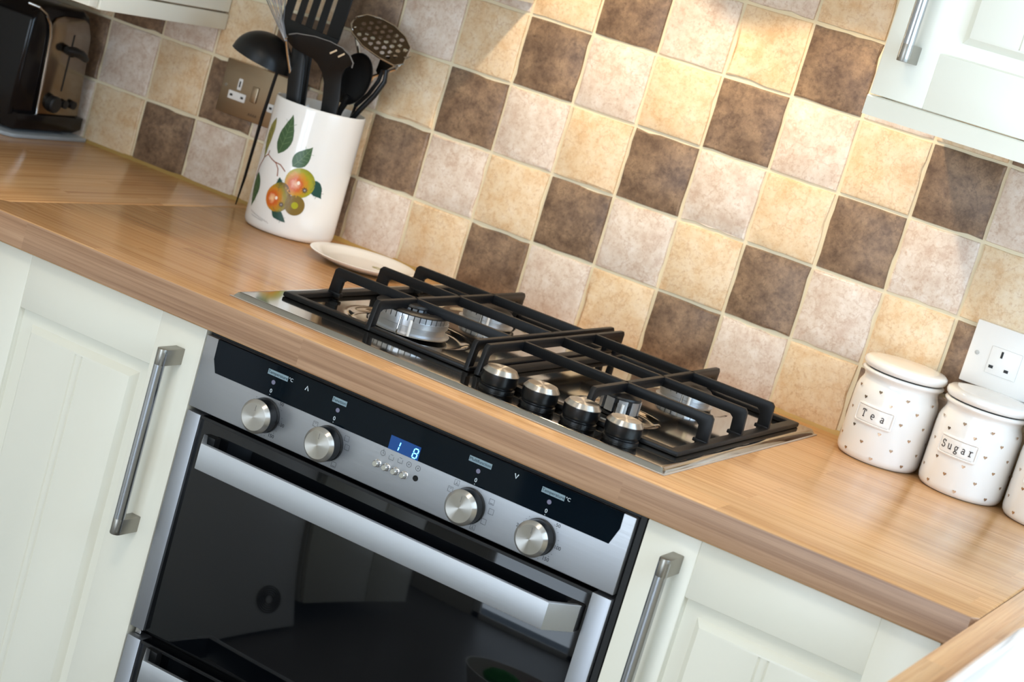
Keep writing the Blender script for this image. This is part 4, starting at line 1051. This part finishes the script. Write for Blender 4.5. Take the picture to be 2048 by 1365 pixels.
# ------------------------------------------------------------------ sockets
def socket(x0, z0, x1, z1, m, label, nm='wall_socket', second=False):
    s = thing(nm, label, 'socket', ((x0+x1)/2, 0, (z0+z1)/2))
    b = nb(); box(b, x0, x1, -.0095, -.0016, z0, z1, .0016, 2); finish(b, 'face_plate', m, s, W0(s))
    return s
s = socket(-.6645, 1.0305, -.5185, 1.1115, 'socket', 'brushed metal double wall socket behind the utensil crock', second=True)
for ox in (0, .074):
    b = nb(); box(b, -.6350+ox, -.6275+ox, -.0106, -.0090, 1.0700, 1.0875, .0014); finish(b, 'earth_aperture', 'white_plastic', s, W0(s))
    b = nb(); box(b, -.6480+ox, -.6160+ox, -.0106, -.0090, 1.0540, 1.0665, .0014); finish(b, 'pin_aperture', 'white_plastic', s, W0(s))
    for (x, z, w, h) in ((-.6312+ox, 1.0790, .0012, .0045), (-.6420+ox, 1.0602, .0024, .0016), (-.6220+ox, 1.0602, .0024, .0016)):
        b = nb(); box(b, x-w, x+w, -.0110, -.0104, z-h, z+h); finish(b, 'pin_hole', 'black', s, W0(s), 0)
    b = nb(); box(b, -.6075+ox, -.5960+ox, -.0120, -.0090, 1.0590, 1.0830, .0016); finish(b, 'rocker_switch', 'socket', s, W0(s))
for x in (-.6560, -.5270):
    b = nb(); lathe(b, [(.0026, 0), (.0024, .0008), (0, .0009)], 16, M4=Matrix.Translation((x, -.0094, 1.072)) @ ROTY); finish(b, 'screw', 'nickel', s, W0(s))
b = nb(); strokes(b, [[(-.605+k*.0042, 1.0385), (-.603+k*.0042, 1.0425)] for k in range(4)] + [[(-.603+k*.0042, 1.0425), (-.6022+k*.0042, 1.0385)] for k in range(4)], .0006, lambda u, v: Vector((u, -.0098, v))); finish(b, 'maker_mark', 'print_black', s, W0(s), 0)
s = socket(.5285, 1.035, .6745, 1.1155, 'white_plastic', 'white double wall socket above the Sugar canister')
for ox in (0, .074):
    b = nb(); box(b, .5560+ox, .5960+ox, -.0106, -.0090, 1.055, 1.090, .0014); finish(b, 'socket_front', 'white_plastic', s, W0(s))
    for (x, z, w, h) in ((.571+ox, 1.082, .0014, .0042), (.562+ox, 1.064, .0028, .0018), (.582+ox, 1.064, .0028, .0018)):
        b = nb(); box(b, x-w, x+w, -.0110, -.0104, z-h, z+h); finish(b, 'pin_hole', 'black', s, W0(s), 0)
b = nb(); lathe(b, [(.0028, 0), (.0026, .0008), (0, .0009)], 16, M4=Matrix.Translation((.5400, -.0094, 1.075)) @ ROTY); finish(b, 'screw', 'nickel', s, W0(s))

# ------------------------------------------------------------------ sink on the return worktop
sk = thing('sink', 'white ceramic sink with a rounded rim on the return worktop, lower right corner', 'sink', (1.1, -1.1, WT))
def rrect(x0, x1, y0, y1, r, n=6):
    out = []
    for cx, cy, st in ((x1-r, y1-r, 0), (x0+r, y1-r, 90), (x0+r, y0+r, 180), (x1-r, y0+r, 270)):
        for k in range(n+1):
            a = math.radians(st+90*k/n); out.append((cx+r*math.cos(a), cy+r*math.sin(a)))
    return out
b = nb(); prev = None
for ins, z, r in ((0, .0003, .05), (.001, .006, .05), (.004, .013, .048), (.010, .017, .045), (.020, .018, .04), (.050, .016, .03), (.056, .010, .03), (.062, -.02, .03), (.070, -.15, .03)):
    cur = [b.verts.new((x, y, WT+z)) for x, y in rrect(.792+ins, 1.33-ins, -1.60+ins, -.575-ins, r)]; n = len(cur)
    if prev:
        for i in range(n): b.faces.new((prev[i], prev[(i+1) % n], cur[(i+1) % n], cur[i]))
    prev = cur
b.faces.new(prev); finish(b, 'basin', 'ceramic', sk, W0(sk), 50)

# basket and clothes made up for coloured reflections in the oven door
t = thing('reflection_basket', 'laundry basket with green and magenta clothes added on the floor for the oven door reflection', 'basket', (.2, -1.7, 0))
b = nb(); lathe(b, [(0, .004), (.18, .004), (.22, .24), (.215, .24), (.175, .01), (0, .01)], 32, M4=Matrix.Translation((.2, -1.75, 0))); finish(b, 'tub', 'white_plastic', t, W0(t))
for (x, y, z, m) in ((.13, -1.72, .22, 'clothes_g'), (.27, -1.78, .22, 'clothes_p')):
    b = nb(); bmesh.ops.create_icosphere(b, subdivisions=3, radius=.075, matrix=Matrix.Translation((x, y, z)) @ Matrix.Diagonal((1, 1, .6, 1)))
    for v in b.verts: v.co += Vector((random.uniform(-1, 1), random.uniform(-1, 1), random.uniform(-1, 1)))*.006
    finish(b, 'garment', m, t, W0(t), 80)
